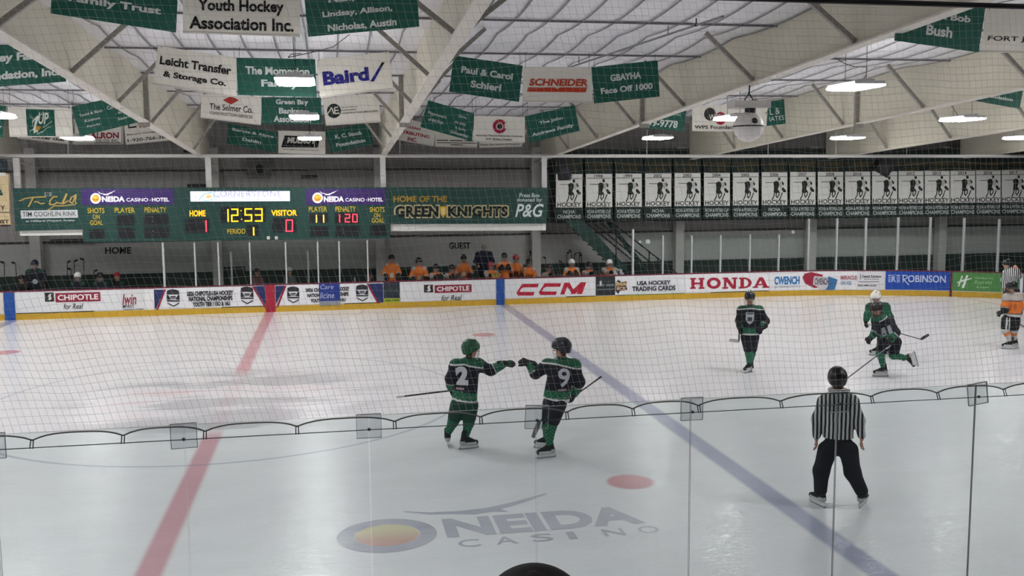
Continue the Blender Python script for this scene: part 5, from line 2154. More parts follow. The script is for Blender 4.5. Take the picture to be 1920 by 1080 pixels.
def number(F, parent, base, txt, centre, w_, h, nrm, up, color, bold=0.06, off=0.006):
    """a jersey number wrapped onto the cloth"""
    V, Fc = textmesh(txt, bold)
    n = Vector(nrm).normalized()
    u = (Vector(up)-n*Vector(up).dot(n)).normalized()
    s_ = u.cross(n)
    bm = bmesh.new()
    vs = [bm.verts.new((x, y, 0)) for x, y in V]
    for q in Fc:
        try:
            bm.faces.new([vs[i] for i in q])
        except ValueError:
            pass
    bmesh.ops.subdivide_edges(bm, edges=[e for e in bm.edges if e.calc_length() > 0.3], cuts=2)
    bmesh.ops.triangulate(bm, faces=bm.faces[:])
    vv = []
    for q in bm.verts:
        p = Vector(centre)+s_*(q.co.x-0.5)*w_+u*(q.co.y-0.5)*h+n*0.35
        hit = Vector(on_surface(F, p, -n, 0.7))
        vv.append(hit+n*off+Vector(base))
    ff = [[x.index for x in f.verts] for f in bm.faces]
    bm.verts.index_update()
    ff = [[x.index for x in f.verts] for f in bm.faces]
    bm.free()
    out = []
    for f in ff:
        nn = (vv[f[1]]-vv[f[0]]).cross(vv[f[2]]-vv[f[0]])
        out.append(f if nn.dot(n) > 0 else f[::-1])
    return obj('number', vv, out, ink(color), parent)
# ================================================================== clothing patterns
def jersey_paint(kind, hem, top, R, fwd):
    ax = np.array(top)-np.array(hem)
    L = np.linalg.norm(ax)
    ax = ax/L
    R_ = np.array(R)

    def plaid(V, ph=0.0):
        a = np.sin((V @ R_)*2*PI/0.07+ph)
        b = np.sin(V[:, 2]*2*PI/0.07)
        w_ = np.clip((a*b)*1.6, 0, 1)[:, None]
        return LC['green']*(1-w_*0.6)+LC['plaid']*w_*0.6

    def fn(V, idx, tt):
        h = (V-np.array(hem)) @ ax/L
        n = len(V)
        out = np.zeros((n, 3))
        if kind in ('green', 'greenfront'):
            out[:] = LC['navy']
            t_ = idx == 1
            lat = np.abs(V @ R_-np.array(hem) @ R_)
            yk = 0.88-0.18*np.clip(lat-0.1, -0.1, 0.15)+(0.06 if kind == 'greenfront' else 0)
            m_ = (t_ | ((idx == 2) & (tt < 0.22))) & (h > yk)
            out[m_] = LC['green']
            out[(t_ | ((idx == 2) & (tt < 0.25))) & (np.abs(h-yk) < 0.016)] = LC['white']
            pl = plaid(V)
            m_ = t_ & (h < 0.24)
            out[m_] = pl[m_]
            out[t_ & (h < 0.045)] = LC['white']
            c_ = 0.62 if kind == 'greenfront' else 0.28
            m_ = (idx == 3) & (tt > c_)
            out[m_] = pl[m_]
            out[(idx == 3) & (np.abs(tt-c_-0.02) < 0.03)] = LC['white']
        elif kind == 'bright':
            out[:] = LC['green']
            out[(idx == 1) & (h < 0.42)] = LC['navy']
            out[(idx == 1) & (np.abs(h-0.44) < 0.03)] = LC['plaid']*1.3
            out[(idx == 1) & (h > 0.86)] = LC['dgreen']
        elif kind in ('orange', 'benchorange'):
            out[:] = LC['orange']
            if kind == 'orange':
                out[h > 0.74] = np.array(lin('#b3aaa4'))
                out[(h > 0.71) & (h < 0.745)] = LC['black']
            else:
                lat = np.abs(V @ R_-np.array(hem) @ R_)
                out[(lat > 0.13) & (h > 0.93)] = np.array(lin('#a39a94'))
            out[(idx == 1) & (h < 0.1)] = LC['lgrey']
            out[(idx == 1) & (np.abs(h-0.12) < 0.02)] = LC['black']
            m_ = (idx == 3) & (tt > 0.3)
            out[m_] = LC['black']
            out[(idx == 3) & (np.abs(tt-0.45) < 0.08)] = LC['lgrey']
        elif kind == 'navyteam':
            out[:] = LC['navy']
            lat = np.abs(V @ R_-np.array(hem) @ R_)
            out[(lat > 0.12) & (h > 0.95)] = LC['dgreen']
        elif kind == 'jacket':
            out[:] = np.array(lin('#1c2236'))
            out[np.abs(V @ R_-np.array(hem) @ R_) < 0.008] = np.array(lin('#0d0f16'))
        elif kind == 'maroon':
            out[:] = np.array(lin('#6d4a4c'))
        elif kind == 'greyshirt':
            out[:] = np.array(lin('#5b5d5c'))
        elif kind == 'black':
            out[:] = LC['black']
        return out
    return fn


def sock_paint(kind, R):
    def fn(V, idx, tt):
        R_ = np.array(R)
        if kind == 'green':
            a = np.sin((V @ R_)*2*PI/0.065)
            b = np.sin(V[:, 2]*2*PI/0.065)
            w_ = np.clip((a*b)*1.7, 0, 1)[:, None]
            return LC['green']*(1-w_*0.6)+LC['plaid']*1.2*w_*0.6
        out = np.tile(LC['orange'], (len(V), 1))
        out[tt > 0.5] = LC['lgrey']
        return out
    return fn


def stripemat(name, R, period=0.05, duty=0.5):
    m = mat(name, '#d6d6d6', 0.7)
    k = NT(m)
    tc = k.n('ShaderNodeTexCoord')
    dp = k.n('ShaderNodeVectorMath', operation='DOT_PRODUCT')
    k.l(tc.outputs['Object'], dp.inputs[0])
    dp.inputs[1].default_value = tuple(R)
    wv = k.n('ShaderNodeTexNoise')
    wv.inputs['Scale'].default_value = 5
    k.l(tc.outputs['Object'], wv.inputs['Vector'])
    x = k.m('ADD', dp.outputs['Value'], k.m('MULTIPLY', wv.outputs['Fac'], 0.02))
    fr = k.m('PINGPONG', x, period/2)
    f = k.step(fr, period/2*duty, period*0.03)
    c = k.mix(f, lin('#c9c9c8'), lin('#1b1c1f'))
    k.l(c, k.nt.nodes['Principled BSDF'].inputs['Base Color'])
    return m


def skater(fig, label, J, face, chest_dir, outfit, helm='#17181c', cage=None, gl='#1b1c20', pants='navy', hr=0.118, group='skaters on the ice', res=0.014, hand_l=None, hand_r=None, feet=True, head_up=None, sx=1.0, ref=False, hair='#3a2c22', skin=None):
    b = fig.base
    R, D = fig.R, fig.D
    up = Vector((0, 0, 1))
    J = {k: Vector(v) for k, v in J.items()}
    cdv = chest_dir.normalized()
    hu = head_up or (J['head']-J['neck']).normalized()*0.4+up*0.6
    # body: one continuous skin from crown to ankles
    F = Form(0.03)
    f, u, s_ = head_form(F, J['head'], face, hu, hr*0.9, J['neck'])
    F.limb(J['neck'], J['chest'], 0.065, 0.12, None, 1)
    F.limb(J['chest'], J['pelvis'], 0.13*sx, 0.13*sx, (tuple(cdv), 0.75), 1)
    F.limb(J['sl']-up*(0.06 if ref else 0), J['sr']-up*(0.06 if ref else 0), 0.055 if ref else 0.075, None, None, 1)
    for q in 'lr':
        F.limb(J['s'+q]-up*(0.06 if ref else 0), J['e'+q], 0.05, 0.045, None, 1)
        F.limb(J['e'+q], J['w'+q], 0.043, 0.03, None, 2)
        F.limb(J['h'+q], J['k'+q], 0.085, 0.058, None, 1)
        F.limb(J['k'+q], J['a'+q], 0.058, 0.04, None, 1)
    fp = face_paint(J['head'], f, u, s_, hr*0.9, skin, hair)
    sk_ = LC['skin'] if skin is None else np.array(lin(skin))

    def bp(V, idx, tt):
        out = np.tile(LC['black'], (len(V), 1))
        hd = idx == 9
        out[hd] = sk_
        o2 = fp(V, out.copy())
        out[hd] = o2[hd]
        if ref:
            out[idx == 2] = sk_
        return out
    body = F.build('person', None, res, bp, b)
    tag(body, label, 'person', group)
    # jersey
    hem, hn = J['hem'], (J['chest']-J['pelvis']).normalized()
    FJ = Form(0.05)
    sh = 0.108 if not ref else 0.088
    if ref:
        for q in 'lr':
            FJ.limb(J['neck']-up*0.07, J['s'+q]-up*0.035, 0.085, 0.07, None, 1)
    else:
        FJ.limb(J['sl'], J['sr'], sh, sh, None, 1)
    FJ.limb(J['neck']-up*0.05, J['chest'], 0.10, 0.17*sx, (tuple(cdv), 0.8), 1)
    FJ.limb(J['chest'], hem-hn*0.12, 0.198*sx, 0.212*sx if not ref else 0.20*sx, (tuple(cdv), 0.72), 1)
    for q in 'lr':
        FJ.limb(J['s'+q]-(up*0.03 if ref else up*0), J['e'+q], 0.10 if not ref else 0.08, 0.082 if not ref else 0.068, None, 2)
        d_ = (J['w'+q]-J['e'+q])
        FJ.limb(J['e'+q], J['e'+q]+d_*0.86, 0.084 if not ref else 0.068, 0.072 if not ref else 0.05, None, 3)
    Fh = Form(0.05)
    FJ.cl = []
    V, Fc = FJ.mesh(res*0.9)
    _, idx, tt = FJ.f(V, True)
    # flatten the hem of the torso only
    hh = (V-np.array(hem)) @ np.array(hn)
    low = (idx == 1) & (hh < 0)
    V[low] -= np.outer(hh[low]*0.97, np.array(hn))
    if ref:
        je = obj('jersey', V+np.array(b), Fc.tolist(), stripemat('referee_stripes_%d' % len(_M), R), body, True)
        FC = Form(0.02)
        n_ = J['neck']
        FC.limb(n_-R*0.06-up*0.0, n_+R*0.06, 0.07, 0.07, (tuple(up), 0.5), 1)
        FC.build('collar', je, 0.012, '#a9aaa8', b)
    else:
        je = obj('jersey', V+np.array(b), Fc.tolist(), attrmat(), body, True, jersey_paint(outfit, hem, J['neck']-up*0.02, R, cdv)(V, idx, tt))
    # breeches
    FP = Form(0.05)
    w1, w2 = (0.135, 0.112) if not ref else (0.118*sx**0.5, 0.10)
    FP.limb(J['pelvis']+up*0.05, J['pelvis'], 0.165*sx, 0.168*sx, (tuple(cdv), 0.8), 1)
    for q in 'lr':
        if ref:
            FP.limb(J['h'+q], J['k'+q], w1*1.08, w2, None, 2)
            FP.limb(J['k'+q], J['k'+q].lerp(J['a'+q], 0.93), w2, 0.083, None, 2)
        else:
            FP.limb(J['h'+q], J['h'+q].lerp(J['k'+q], 0.7), w1, w2, None, 2)
    pc = {'navy': '#0f1320', 'black': '#17181b', 'grey': '#3f4450'}[pants] if pants in ('navy', 'black', 'grey') else pants

    def pp(V, idx, tt):
        out = np.tile(np.array(lin(pc)), (len(V), 1))
        if outfit == 'orange':
            lat = V @ np.array(R)-np.array(J['pelvis']) @ np.array(R)
            out[(np.abs(lat+0.09) < 0.018) & (V[:, 2] < J['pelvis'].z)] = LC['white']
            out[(np.abs(lat+0.03) < 0.012) & (V[:, 2] < J['pelvis'].z)] = LC['white']
        return out
    FP.build('breeches' if not ref else 'trousers', body, res, pp, b)
    if not ref:
        for q in 'lr':
            FS = Form(0.03)
            FS.limb(J['k'+q]+(J['h'+q]-J['k'+q])*0.2, J['k'+q], 0.088, 0.092, None, 1)
            FS.limb(J['k'+q], J['k'+q].lerp(J['a'+q], 0.85), 0.086, 0.058, None, 2)
            FS.build('sock', body, res*0.9, sock_paint('orange' if outfit == 'orange' else 'green', R), b)
    if feet:
        for q in 'lr':
            skate(body, b, J['a'+q], J['t'+q], J.get('u'+q, up))
    for q, hd in (('l', hand_l), ('r', hand_r)):
        if hd is None:
            continue
        hdir, curl, sd, upv = hd
        if ref:
            glove(body, b, J['w'+q], hdir, curl, skin or '#b98d78', 0.006, sd, upv, True, 'hand')
        else:
            glove(body, b, J['w'+q], hdir, curl, gl if callable(gl) else gl, 0.0095, sd, upv)
    he = helmet(body, b, J['head']+hu.normalized()*0.02, face, hu, hr*1.08, helm, cage, min(res, 0.011))
    return body, FJ, je


def ground(fig, px, py):
    return onice(px, py)-fig.base


UPV = Vector((0, 0, 1))
# ---------------------------------------------------------------- green helmet player, number 2, arm stretched out to the right
g = Fig(866, 840)
j = g.j
c = lambda x, y, d=0.0: j(820+x/4.5, 620+y/4.5, d)
fl, fr = ground(g, 836, 836.5), ground(g, 879, 842)
J = dict(head=c(283, 158), neck=c(272, 236), sl=c(158, 296, -0.03), sr=c(345, 290, 0.06), chest=c(248, 345, .02), pelvis=c(228, 595), hem=c(226, 588),
         el=c(112, 405, -0.02), wl=c(112, 478, 0.14), er=c(452, 335, 0.12), wr=c(556, 282, 0.14),
         hl=c(178, 630), hr=c(276, 632), kl=c(135, 765, 0.02), kr=c(265, 775, 0.02),
         al=fl+UPV*(SK+0.01)+g.v(0.03, -0.02, 0), ar=fr+UPV*SK+g.v(-0.05, 0, 0), tl=g.v(-0.05, 0.75, -0.1), tr=g.v(0.95, 0.25, 0))
P2, FJ2, je = skater(g, 'hockey player in a green helmet reaching out his glove to the right', J, g.v(0.85, 0.5, -0.05), g.v(0.4, 0.9, 0), 'green', '#0f4f33', '#b9bcc0', pants='#123a2d',
                     hand_l=(g.v(0.15, 0.6, -0.75), 1.5, 1, g.v(-1, 0, 0)), hand_r=(g.v(1, 0.05, 0.16), 0.75, -1, g.v(0, -0.4, 1)), gl=lambda V, idx, tt: np.where((idx == 2)[:, None], LC['dgreen'], LC['black']))
number(FJ2, je, g.base, '2', c(198, 385, -0.2), 0.20, 0.30, g.v(-0.25, -1, 0.1), (0, 0, 1), '#c9cdd2', 0.07)
number(FJ2, je, g.base, '—', c(180, 497, -0.2), 0.14, 0.035, g.v(-0.25, -1, 0.05), (0, 0, 1), '#a58f98', 0.03, 0.005)
stick('black hockey stick held level by the player in the green helmet', [g.base+c(-340, 560, -0.3), g.base+c(225, 492, 0.26)], g.base+c(318, 700, 0.34), '#18181a')

# ---------------------------------------------------------------- dark helmet player on the right of the pair
g = Fig(1026, 858)
j = g.j
c = lambda x, y, d=0.0: j(960+x/4.32, 620+y/4.32, d)
fl, fr = ground(g, 1019, 843), ground(g, 1026, 858)
J = dict(head=c(400, 143), neck=c(402, 222), sl=c(288, 285, 0.05), sr=c(500, 285, -0.02), chest=c(398, 330), pelvis=c(352, 560), hem=c(360, 553),
         el=c(190, 345, 0.08), wl=c(143, 268, 0.1), er=c(545, 415, 0.06), wr=c(508, 505, 0.22),
         hl=c(318, 590, 0.05), hr=c(372, 595, -0.03), kl=c(290, 775, 0.10), kr=c(313, 780, -0.05),
         al=fl+UPV*SK+g.v(0.05, 0.02, 0), ar=fr+UPV*SK+g.v(0.03, 0, 0), tl=g.v(-0.85, 0.3, 0), tr=g.v(-0.75, -0.25, 0))
P9, FJ9, je = skater(g, 'hockey player in a dark helmet with a wire cage, fist out left', J, g.v(-0.9, 0.35, -0.1), g.v(-0.3, 0.95, 0), 'green', '#1b1d2a', '#d8d8d8', pants='#171a26',
                     hand_l=(g.v(-0.85, 0.0, 0.35), 1.5, 1, g.v(0, -0.5, 0.8)), hand_r=(g.v(-0.35, 0.3, -0.85), 1.5, -1, g.v(1, 0, 0)))
number(FJ9, je, g.base, '9', c(428, 385, -0.2), 0.19, 0.29, g.v(0.15, -1, 0.1), (0, 0, 1), '#b9bec6', 0.02)
number(FJ9, je, g.base, '—', c(412, 487, -0.2), 0.13, 0.035, g.v(0.1, -1, 0.05), (0, 0, 1), '#8f7f88', 0.03, 0.005)
stick('dark hockey stick slanting behind the back of the player with the wire cage', [g.base+c(722, 373, 0.14), g.base+c(222, 735, 0.42)], g.base+c(172, 862, 0.47), '#1a1b1e', '#7e7f82', butt='#2a2a2a')

# ---------------------------------------------------------------- player facing the camera
g = Fig(1405.5, 699)
j = g.j
c = lambda x, y, d=0.0: j(1340+x/4.8, 530+y/4.8, d)
fl, fr = ground(g, 1404, 698), ground(g, 1408, 694)
J = dict(head=c(316, 140), neck=c(320, 208), sl=c(245, 252), sr=c(398, 250), chest=c(320, 295), pelvis=c(318, 470), hem=c(318, 462),
         el=c(222, 340, 0.03), wl=c(222, 395, -0.1), er=c(458, 345, 0.05), wr=c(432, 400, -0.08),
         hl=c(290, 490, 0), hr=c(345, 490, 0), kl=c(312, 640, -0.05), kr=c(330, 640, 0.08), al=fl+UPV*SK, ar=fr+UPV*SK,
         tl=g.v(-0.45, -0.8, 0), tr=g.v(0.1, -0.95, 0))
P3, FJ3, je = skater(g, 'hockey player in navy facing the camera with a white shield crest', J, g.v(-0.05, -1, -0.1), g.v(0, -1, 0), 'greenfront', '#1b1d26', '#8a7f78', pants='navy',
                     hand_l=(g.v(0.1, -0.2, -0.95), 1.4, -1, g.v(-1, 0, 0)), hand_r=(g.v(-0.75, -0.4, -0.5), 1.3, 1, g.v(0, -1, 0.3)))
cc = c(316, 325, -0.2)
number(FJ3, je, g.base, 'III', cc+UPV*-0.015, 0.09, 0.09, g.v(0, -1, 0.05), (0, 0, 1), '#2a2c36', 0.05, 0.011)
FSd = Form(0.01)
# shield crest laid on the chest
class _Cr:
    n = g.D*-1

    def p(s, a, b, off=0):
        q = cc+g.R*a+UPV*b-g.D*0.3
        return Vector(on_surface(FJ3, q, g.D, 0.7))+g.base-g.D*off


mk = Marks(_Cr(), 0.006)
N_ = 8
for i in range(N_):
    for k_ in range(N_):
        def sh(a, b):
            w_ = 0.085*(1 if b > 0.35 else max(0.0, (b/0.35))**0.6)
            return ((a*2-1)*w_, (b-0.5)*0.26)
        mk.polyst([sh(i/N_, k_/N_), sh((i+1)/N_, k_/N_), sh((i+1)/N_, (k_+1)/N_), sh(i/N_, (k_+1)/N_)])
mk.build('crest', ink('#b5b9c0'), je)
mk = Marks(_Cr(), 0.012)
for k_ in range(6):
    mk.polyst([(-0.07+0.0233*k_, 0.09), (-0.07+0.0233*(k_+1), 0.09), (-0.07+0.0233*(k_+1), 0.115), (-0.07+0.0233*k_, 0.115)])
mk.build('crest_band', ink('#20222c'), je)
stick('short looking stick held at the hip by the player facing the camera', [g.base+c(228, 300, 0.12), g.base+c(218, 527, -0.05)], g.base+c(128, 516, 0.08), '#2a2b30', '#b9b9bc')

# ---------------------------------------------------------------- skating pair at right: standing player behind
g = Fig(1648, 668)
j = g.j
c = lambda x, y, d=0.0: j(1560+x/6, 540+y/6, d)
J = dict(head=c(492, 108), neck=c(510, 180), sl=c(430, 220, -0.05), sr=c(600, 215, 0.05), chest=c(530, 250), pelvis=c(600, 480), hem=c(592, 440),
         el=c(402, 300, -0.12), wl=c(384, 362, -0.15), er=c(650, 330, 0.1), wr=c(560, 420, 0.1),
         hl=c(570, 510, 0.0), hr=c(640, 510, 0.05), kl=c(560, 640, 0.0), kr=c(660, 640, 0.15),
         al=ground(g, 1641, 666)+UPV*SK+g.v(0.06, 0, 0), ar=ground(g, 1668, 664)+UPV*SK, tl=g.v(-0.9, -0.35, 0), tr=g.v(-0.8, -0.2, 0))
P4, FJ4, je = skater(g, 'hockey player in a white helmet and bright green jersey behind the crouching skater', J, g.v(-0.35, -0.9, -0.25), g.v(-0.4, -0.9, 0), 'bright', '#e6e4dc', '#77747a', pants='navy',
                     hand_l=(g.v(-0.1, -0.1, -1), 1.4, -1, g.v(-1, 0, 0.0)), hand_r=(g.v(0.5, -0.1, -0.8), 1.4, 1, g.v(0, -1, 0)))
stick('hockey stick running behind the crouching skater with its blade raised at right', [g.base+c(395, 405, -0.12), g.base+c(1000, 578, 0.45)], g.base+c(1085, 520, 0.5), '#26272b', '#3a3b3e')

# crouching skater in front, one leg kicked back
g = Fig(1650, 706)
j = g.j
c = lambda x, y, d=0.0: j(1560+x/6, 540+y/6, d)
J = dict(head=c(500, 245, -0.12), neck=c(540, 300, -0.05), sl=c(500, 360, -0.12), sr=c(640, 370, 0.08), chest=c(570, 395, -0.02), pelvis=c(655, 570, 0.05), hem=c(645, 545, 0.04),
         el=c(490, 490, -0.2), wl=c(450, 545, -0.25), er=c(720, 500, -0.05), wr=c(640, 600, -0.18),
         hl=c(600, 610, 0), hr=c(710, 610, 0.08), kl=c(545, 735, -0.05), kr=c(690, 755, 0.05),
         al=ground(g, 1651, 706)+UPV*SK+g.v(0.05, 0.02, 0), ar=c(840, 790, 0.12), tl=g.v(-0.95, -0.25, 0), tr=g.v(0.25, 0.0, -0.9), ur=g.v(-0.95, 0, -0.2))
P5, FJ5, je = skater(g, 'crouching dark-clad hockey skater with one leg kicked back', J, g.v(-0.6, -0.7, -0.35), g.v(-0.55, -0.6, -0.6), 'green', '#24211f', '#5e5450', pants='navy',
                     hand_l=(g.v(-0.55, -0.1, -0.7), 1.2, -1, g.v(-0.5, -0.6, 0)), hand_r=(g.v(-0.5, -0.3, -0.8), 1.4, 1, g.v(0, -1, 0)), head_up=g.v(-0.3, -0.1, 1))
number(FJ5, je, g.base, '@bars', c(625, 470, -0.3), 0.2, 0.17, g.v(0.1, -1, 0.3), g.v(-0.4, 0, 1), '#a9adb4', 0.06)
stick('long grey hockey stick slanting down from the crouching skater towards the referee', [g.base+c(655, 648, -0.2), g.base+c(155, 1027, -0.75)], g.base+c(70, 1075, -0.82), '#4a4b4e', '#3a3b3e', r=0.013)

# ---------------------------------------------------------------- orange player at the right edge
g = Fig(1892, 654)
j = g.j
c = lambda x, y, d=0.0: j(1780+x/5.4, 480+y/5.4, d)
fl, fr = ground(g, 1886, 654), ground(g, 1901, 653)
J = dict(head=c(632, 318, -0.05), neck=c(645, 382), sl=c(585, 420, -0.05), sr=c(695, 415, 0.05), chest=c(642, 460), pelvis=c(625, 620), hem=c(640, 605),
         el=c(560, 510, -0.1), wl=c(550, 560, -0.15), er=c(718, 520, 0.05), wr=c(700, 600, 0.0),
         hl=c(585, 650), hr=c(660, 650, 0.05), kl=c(565, 755, -0.05), kr=c(655, 755, 0.08), al=fl+UPV*SK+g.v(0.1, 0, 0), ar=fr+UPV*SK, tl=g.v(-0.95, -0.3, 0), tr=g.v(-0.9, -0.1, 0))
P6, FJ6, je = skater(g, 'player in orange and black on the ice at the right edge', J, g.v(-0.9, -0.35, -0.3), g.v(-0.5, -0.8, 0), 'orange', '#1a1a1c', '#55504e', pants='black', hr=0.108,
                     hand_l=(g.v(-0.7, -0.2, -0.4), 1.3, -1, g.v(0, -0.5, 0.8)), hand_r=(g.v(0.1, -0.3, -0.9), 1.4, 1, g.v(1, 0, 0)))
number(FJ6, je, g.base, '@bars', c(640, 520, -0.3), 0.17, 0.16, g.v(0, -1, 0.05), (0, 0, 1), '#b85f2c', 0.05)
stick('dark hockey stick of the orange player pointing down past the right edge', [g.base+c(600, 600, -0.1), g.base+c(860, 800, 0.1)], g.base+c(790, 850, -0.15), '#1f2024', '#2a2a2a')

# ---------------------------------------------------------------- near referee seen from behind
g = Fig(1575, 949)
j = g.j
c = lambda x, y, d=0.0: j(1440+x/3.723, 680+y/3.723, d)
fl, fr = ground(g, 1533, 950), ground(g, 1617, 952)
J = dict(head=c(484, 118), neck=c(490, 190), sl=c(392, 252), sr=c(588, 250), chest=c(490, 300), pelvis=c(488, 560), hem=c(490, 518),
         el=c(342, 395, 0.03), wl=c(338, 528, -0.02), er=c(636, 400, 0.03), wr=c(656, 525, -0.02),
         hl=c(415, 610), hr=c(562, 610), kl=c(372, 755, -0.02), kr=c(590, 765, -0.02),
         al=fl+UPV*(SK+0.01)+g.v(0.03, 0, 0), ar=fr+UPV*(SK+0.01)+g.v(-0.01, 0, 0), tl=g.v(-0.62, 0.75, 0), tr=g.v(0.28, 0.9, 0))
RF, FJR, je = skater(g, 'referee in a black and white striped shirt seen from behind near the glass', J, g.v(-0.1, 1, -0.1), g.v(0, 1, 0), 'ref', '#101112', None, pants='#10131c', ref=True, sx=0.93, hr=0.126,
                     hand_l=(g.v(0.05, -0.05, -1), 0.5, 1, g.v(1, 0, 0.0)), hand_r=(g.v(-0.15, -0.1, -1), 0.7, 1, g.v(-1, 0, 0)), res=0.013)
# far referee beyond the orange player
g = Fig(1890, 613)
j = g.j
c = lambda x, y, d=0.0: j(1780+x/5.4, 480+y/5.4, d)
J = dict(head=c(585, 88), neck=c(605, 128), sl=c(570, 160), sr=c(675, 150), chest=c(620, 190), pelvis=c(625, 330), hem=c(622, 305),
         el=c(550, 240, 0.0), wl=c(558, 320, -0.05), er=c(710, 205, 0.05), wr=c(690, 130, -0.12),
         hl=c(595, 360), hr=c(665, 360), kl=c(590, 500), kr=c(670, 500), al=c(592, 640, 0), ar=c(672, 640, 0.05), tl=g.v(-0.7, -0.6, 0), tr=g.v(-0.5, -0.7, 0))
for q in ('al', 'ar'):
    J[q].z = SK
skater(g, 'far referee in stripes behind the orange player at the right edge', J, g.v(-0.8, -0.5, -0.1), g.v(-0.4, -0.9, 0), 'ref', '#1a1c1d', None, pants='#17181d', ref=True, hr=0.11, res=0.016,
       hand_l=(g.v(0.05, -0.1, -1), 0.6, -1, g.v(-1, 0, 0)), hand_r=(g.v(-0.5, -0.3, 0.6), 1.2, 1, g.v(0, -1, 0)))

# ---------------------------------------------------------------- benches and the people behind the boards
for x0, x1, lab in ((-13.0, -3.4, 'long players bench behind the boards at left under the HOME letters'), (3.6, 13.0, 'long players bench behind the boards under the GUEST letters')):
    t = empty('players_bench', ((x0+x1)/2, 27.45, 0))
    tag(t, lab, 'bench')
    mb = MB()
    mb.box((x0, 27.48, 0.40), (x1, 27.8, 0.44))
    mb.build('seat', mat('bench_wood', '#6f5b45', 0.6), t)
    for x in np.linspace(x0+0.3, x1-0.3, 5):
        MB().box((x-0.03, 27.52, 0), (x+0.03, 27.76, 0.40)).build('leg', mat('bench_steel', '#4a4a4a', 0.5), t)
BSKIN = '#a98472'


def bench_person(px, py, label, jersey, helm, width=25, Y=27.15, stand=None, face=(0, -1), helmet_on=True, cage='#8c8c8c', lean=0.0, hands=None, hair='#3a2c22', gl='#1a1a1c', arms=None, back=False):
    g = Fig(px, Y=Y)
    sc = FPX/(g.base+Vector((0, 0, 1.3))-CAM).dot(_f)
    H = g.j(px, py)
    z = H.z
    st = z > 1.47 if stand is None else stand
    fd = Vector((face[0], face[1], -0.05)).normalized()
    r = 0.112
    hw = width/sc/2*0.72
    X = Vector((1, 0, 0))
    Yv = Vector((0, 1, 0))
    up = UPV
    bk = -1 if back else 1
    neck = H+Vector((0, 0.03+lean*0.3, -0.16))
    ch = neck+Vector((0, 0.04+lean*0.3, -0.17))
    pel = Vector((H.x, H.y+(0.12 if st else 0.36)+lean, (z-0.80) if st else 0.57))
    sl, sr = neck-X*hw+up*-0.08, neck+X*hw+up*-0.08
    F = Form(0.03)
    f, u, s_ = head_form(F, H, fd, up, r*0.9, neck)
    F.limb(neck, ch, 0.06, 0.11, None, 1)
    F.limb(ch, pel, 0.13, 0.14, None, 1)
    fy = -1
    for sg in (-1, 1):
        h = pel+X*sg*0.1
        if st:
            k_ = h+Vector((0.02*sg, -0.03, -0.45*(pel.z/0.95)))
            a = Vector((h.x+0.02*sg, h.y, 0.09))
        else:
            k_ = h+Vector((0.05*sg, -0.42, 0.03))
            a = Vector((k_.x, k_.y+0.05, 0.09))
        F.limb(h, k_, 0.10, 0.075, None, 1)
        F.limb(k_, a, 0.075, 0.05, None, 1)
        F.limb(a-up*0.04, a+Vector((0, -0.14, -0.05)), 0.05, 0.04, None, 1)
    el, er = sl+Vector((-0.09, 0.0, -0.26)), sr+Vector((0.09, 0.0, -0.26))
    if hands == 'up':
        wl, wr = ch+Vector((-0.1, -0.25, 0.0)), ch+Vector((0.1, -0.25, 0.02))
    elif hands == 'rail':
        yy = 26.12-g.base.y
        wl, wr = Vector((sl.x+0.1, yy, 1.0)), Vector((sr.x-0.1, yy, 1.0))
        el, er = sl.lerp(wl, 0.5)+Vector((-0.08, 0, -0.05)), sr.lerp(wr, 0.5)+Vector((0.08, 0, -0.05))
    else:
        wl, wr = el+Vector((0.07, -0.2, -0.1)), er+Vector((-0.07, -0.2, -0.1))
    if arms:
        wl, wr = arms
    for s0, e0, w0 in ((sl, el, wl), (sr, er, wr)):
        F.limb(s0, e0, 0.06, 0.05, None, 1)
        F.limb(e0, w0, 0.048, 0.035, None, 2)
    fp = face_paint(H, f, u, s_, r*0.9, BSKIN, hair)

    def bp(V, idx, tt):
        out = np.tile(LC['black'], (len(V), 1))
        hd = idx == 9
        out[hd] = np.array(lin(BSKIN))
        o2 = fp(V, out.copy())
        out[hd] = o2[hd]
        return out
    body = F.build('person', None, 0.02, bp, g.base)
    tag(body, label, 'person', 'people behind the far boards')
    FJ = Form(0.05)
    FJ.limb(sl, sr, 0.085, 0.085, None, 1)
    FJ.limb(neck-up*0.04, ch, 0.09, 0.15, None, 1)
    FJ.limb(ch, pel+up*0.02, 0.06+hw*0.75, 0.06+hw*0.75, ((0, 1, 0), 0.75), 1)
    for s0, e0, w0 in ((sl, el, wl), (sr, er, wr)):
        FJ.limb(s0, e0, 0.085, 0.075, None, 2)
        FJ.limb(e0, e0.lerp(w0, 0.85), 0.075, 0.06, None, 3)
    je = FJ.build('jersey' if jersey not in ('jacket', 'maroon', 'greyshirt') else 'jacket', body, 0.022, jersey_paint(jersey, pel-up*0.05, neck-up*0.02, X, fd), g.base)
    for w0, sd, e0 in ((wl, -1, el), (wr, 1, er)):
        glove(body, g.base, w0, (w0-e0).normalized()*0.4+Vector((0, -0.6, -0.5)), 1.2, gl, 0.016 if gl != BSKIN else 0.009, sd, up, gl == BSKIN, 'glove' if gl != BSKIN else 'hand')
    if helmet_on:
        helmet(body, g.base, H+up*0.015, fd, up, r*1.1, helm, cage, 0.016, vents=False)
    elif helm:
        FC = Form(0.015)
        FC.limb(H+up*0.04, H+up*0.05, r*0.98, r*0.95, None, 1)
        FC.clip(H+up*0.03, -up)
        FC.limb(H+up*0.045+fd*0.07, H+up*0.04+fd*0.16, 0.035, 0.03, ((0, 0, 1), 0.4), 1)
        FC.build('cap', body, 0.014, helm, g.base)
    return g, body, FJ, je, ch


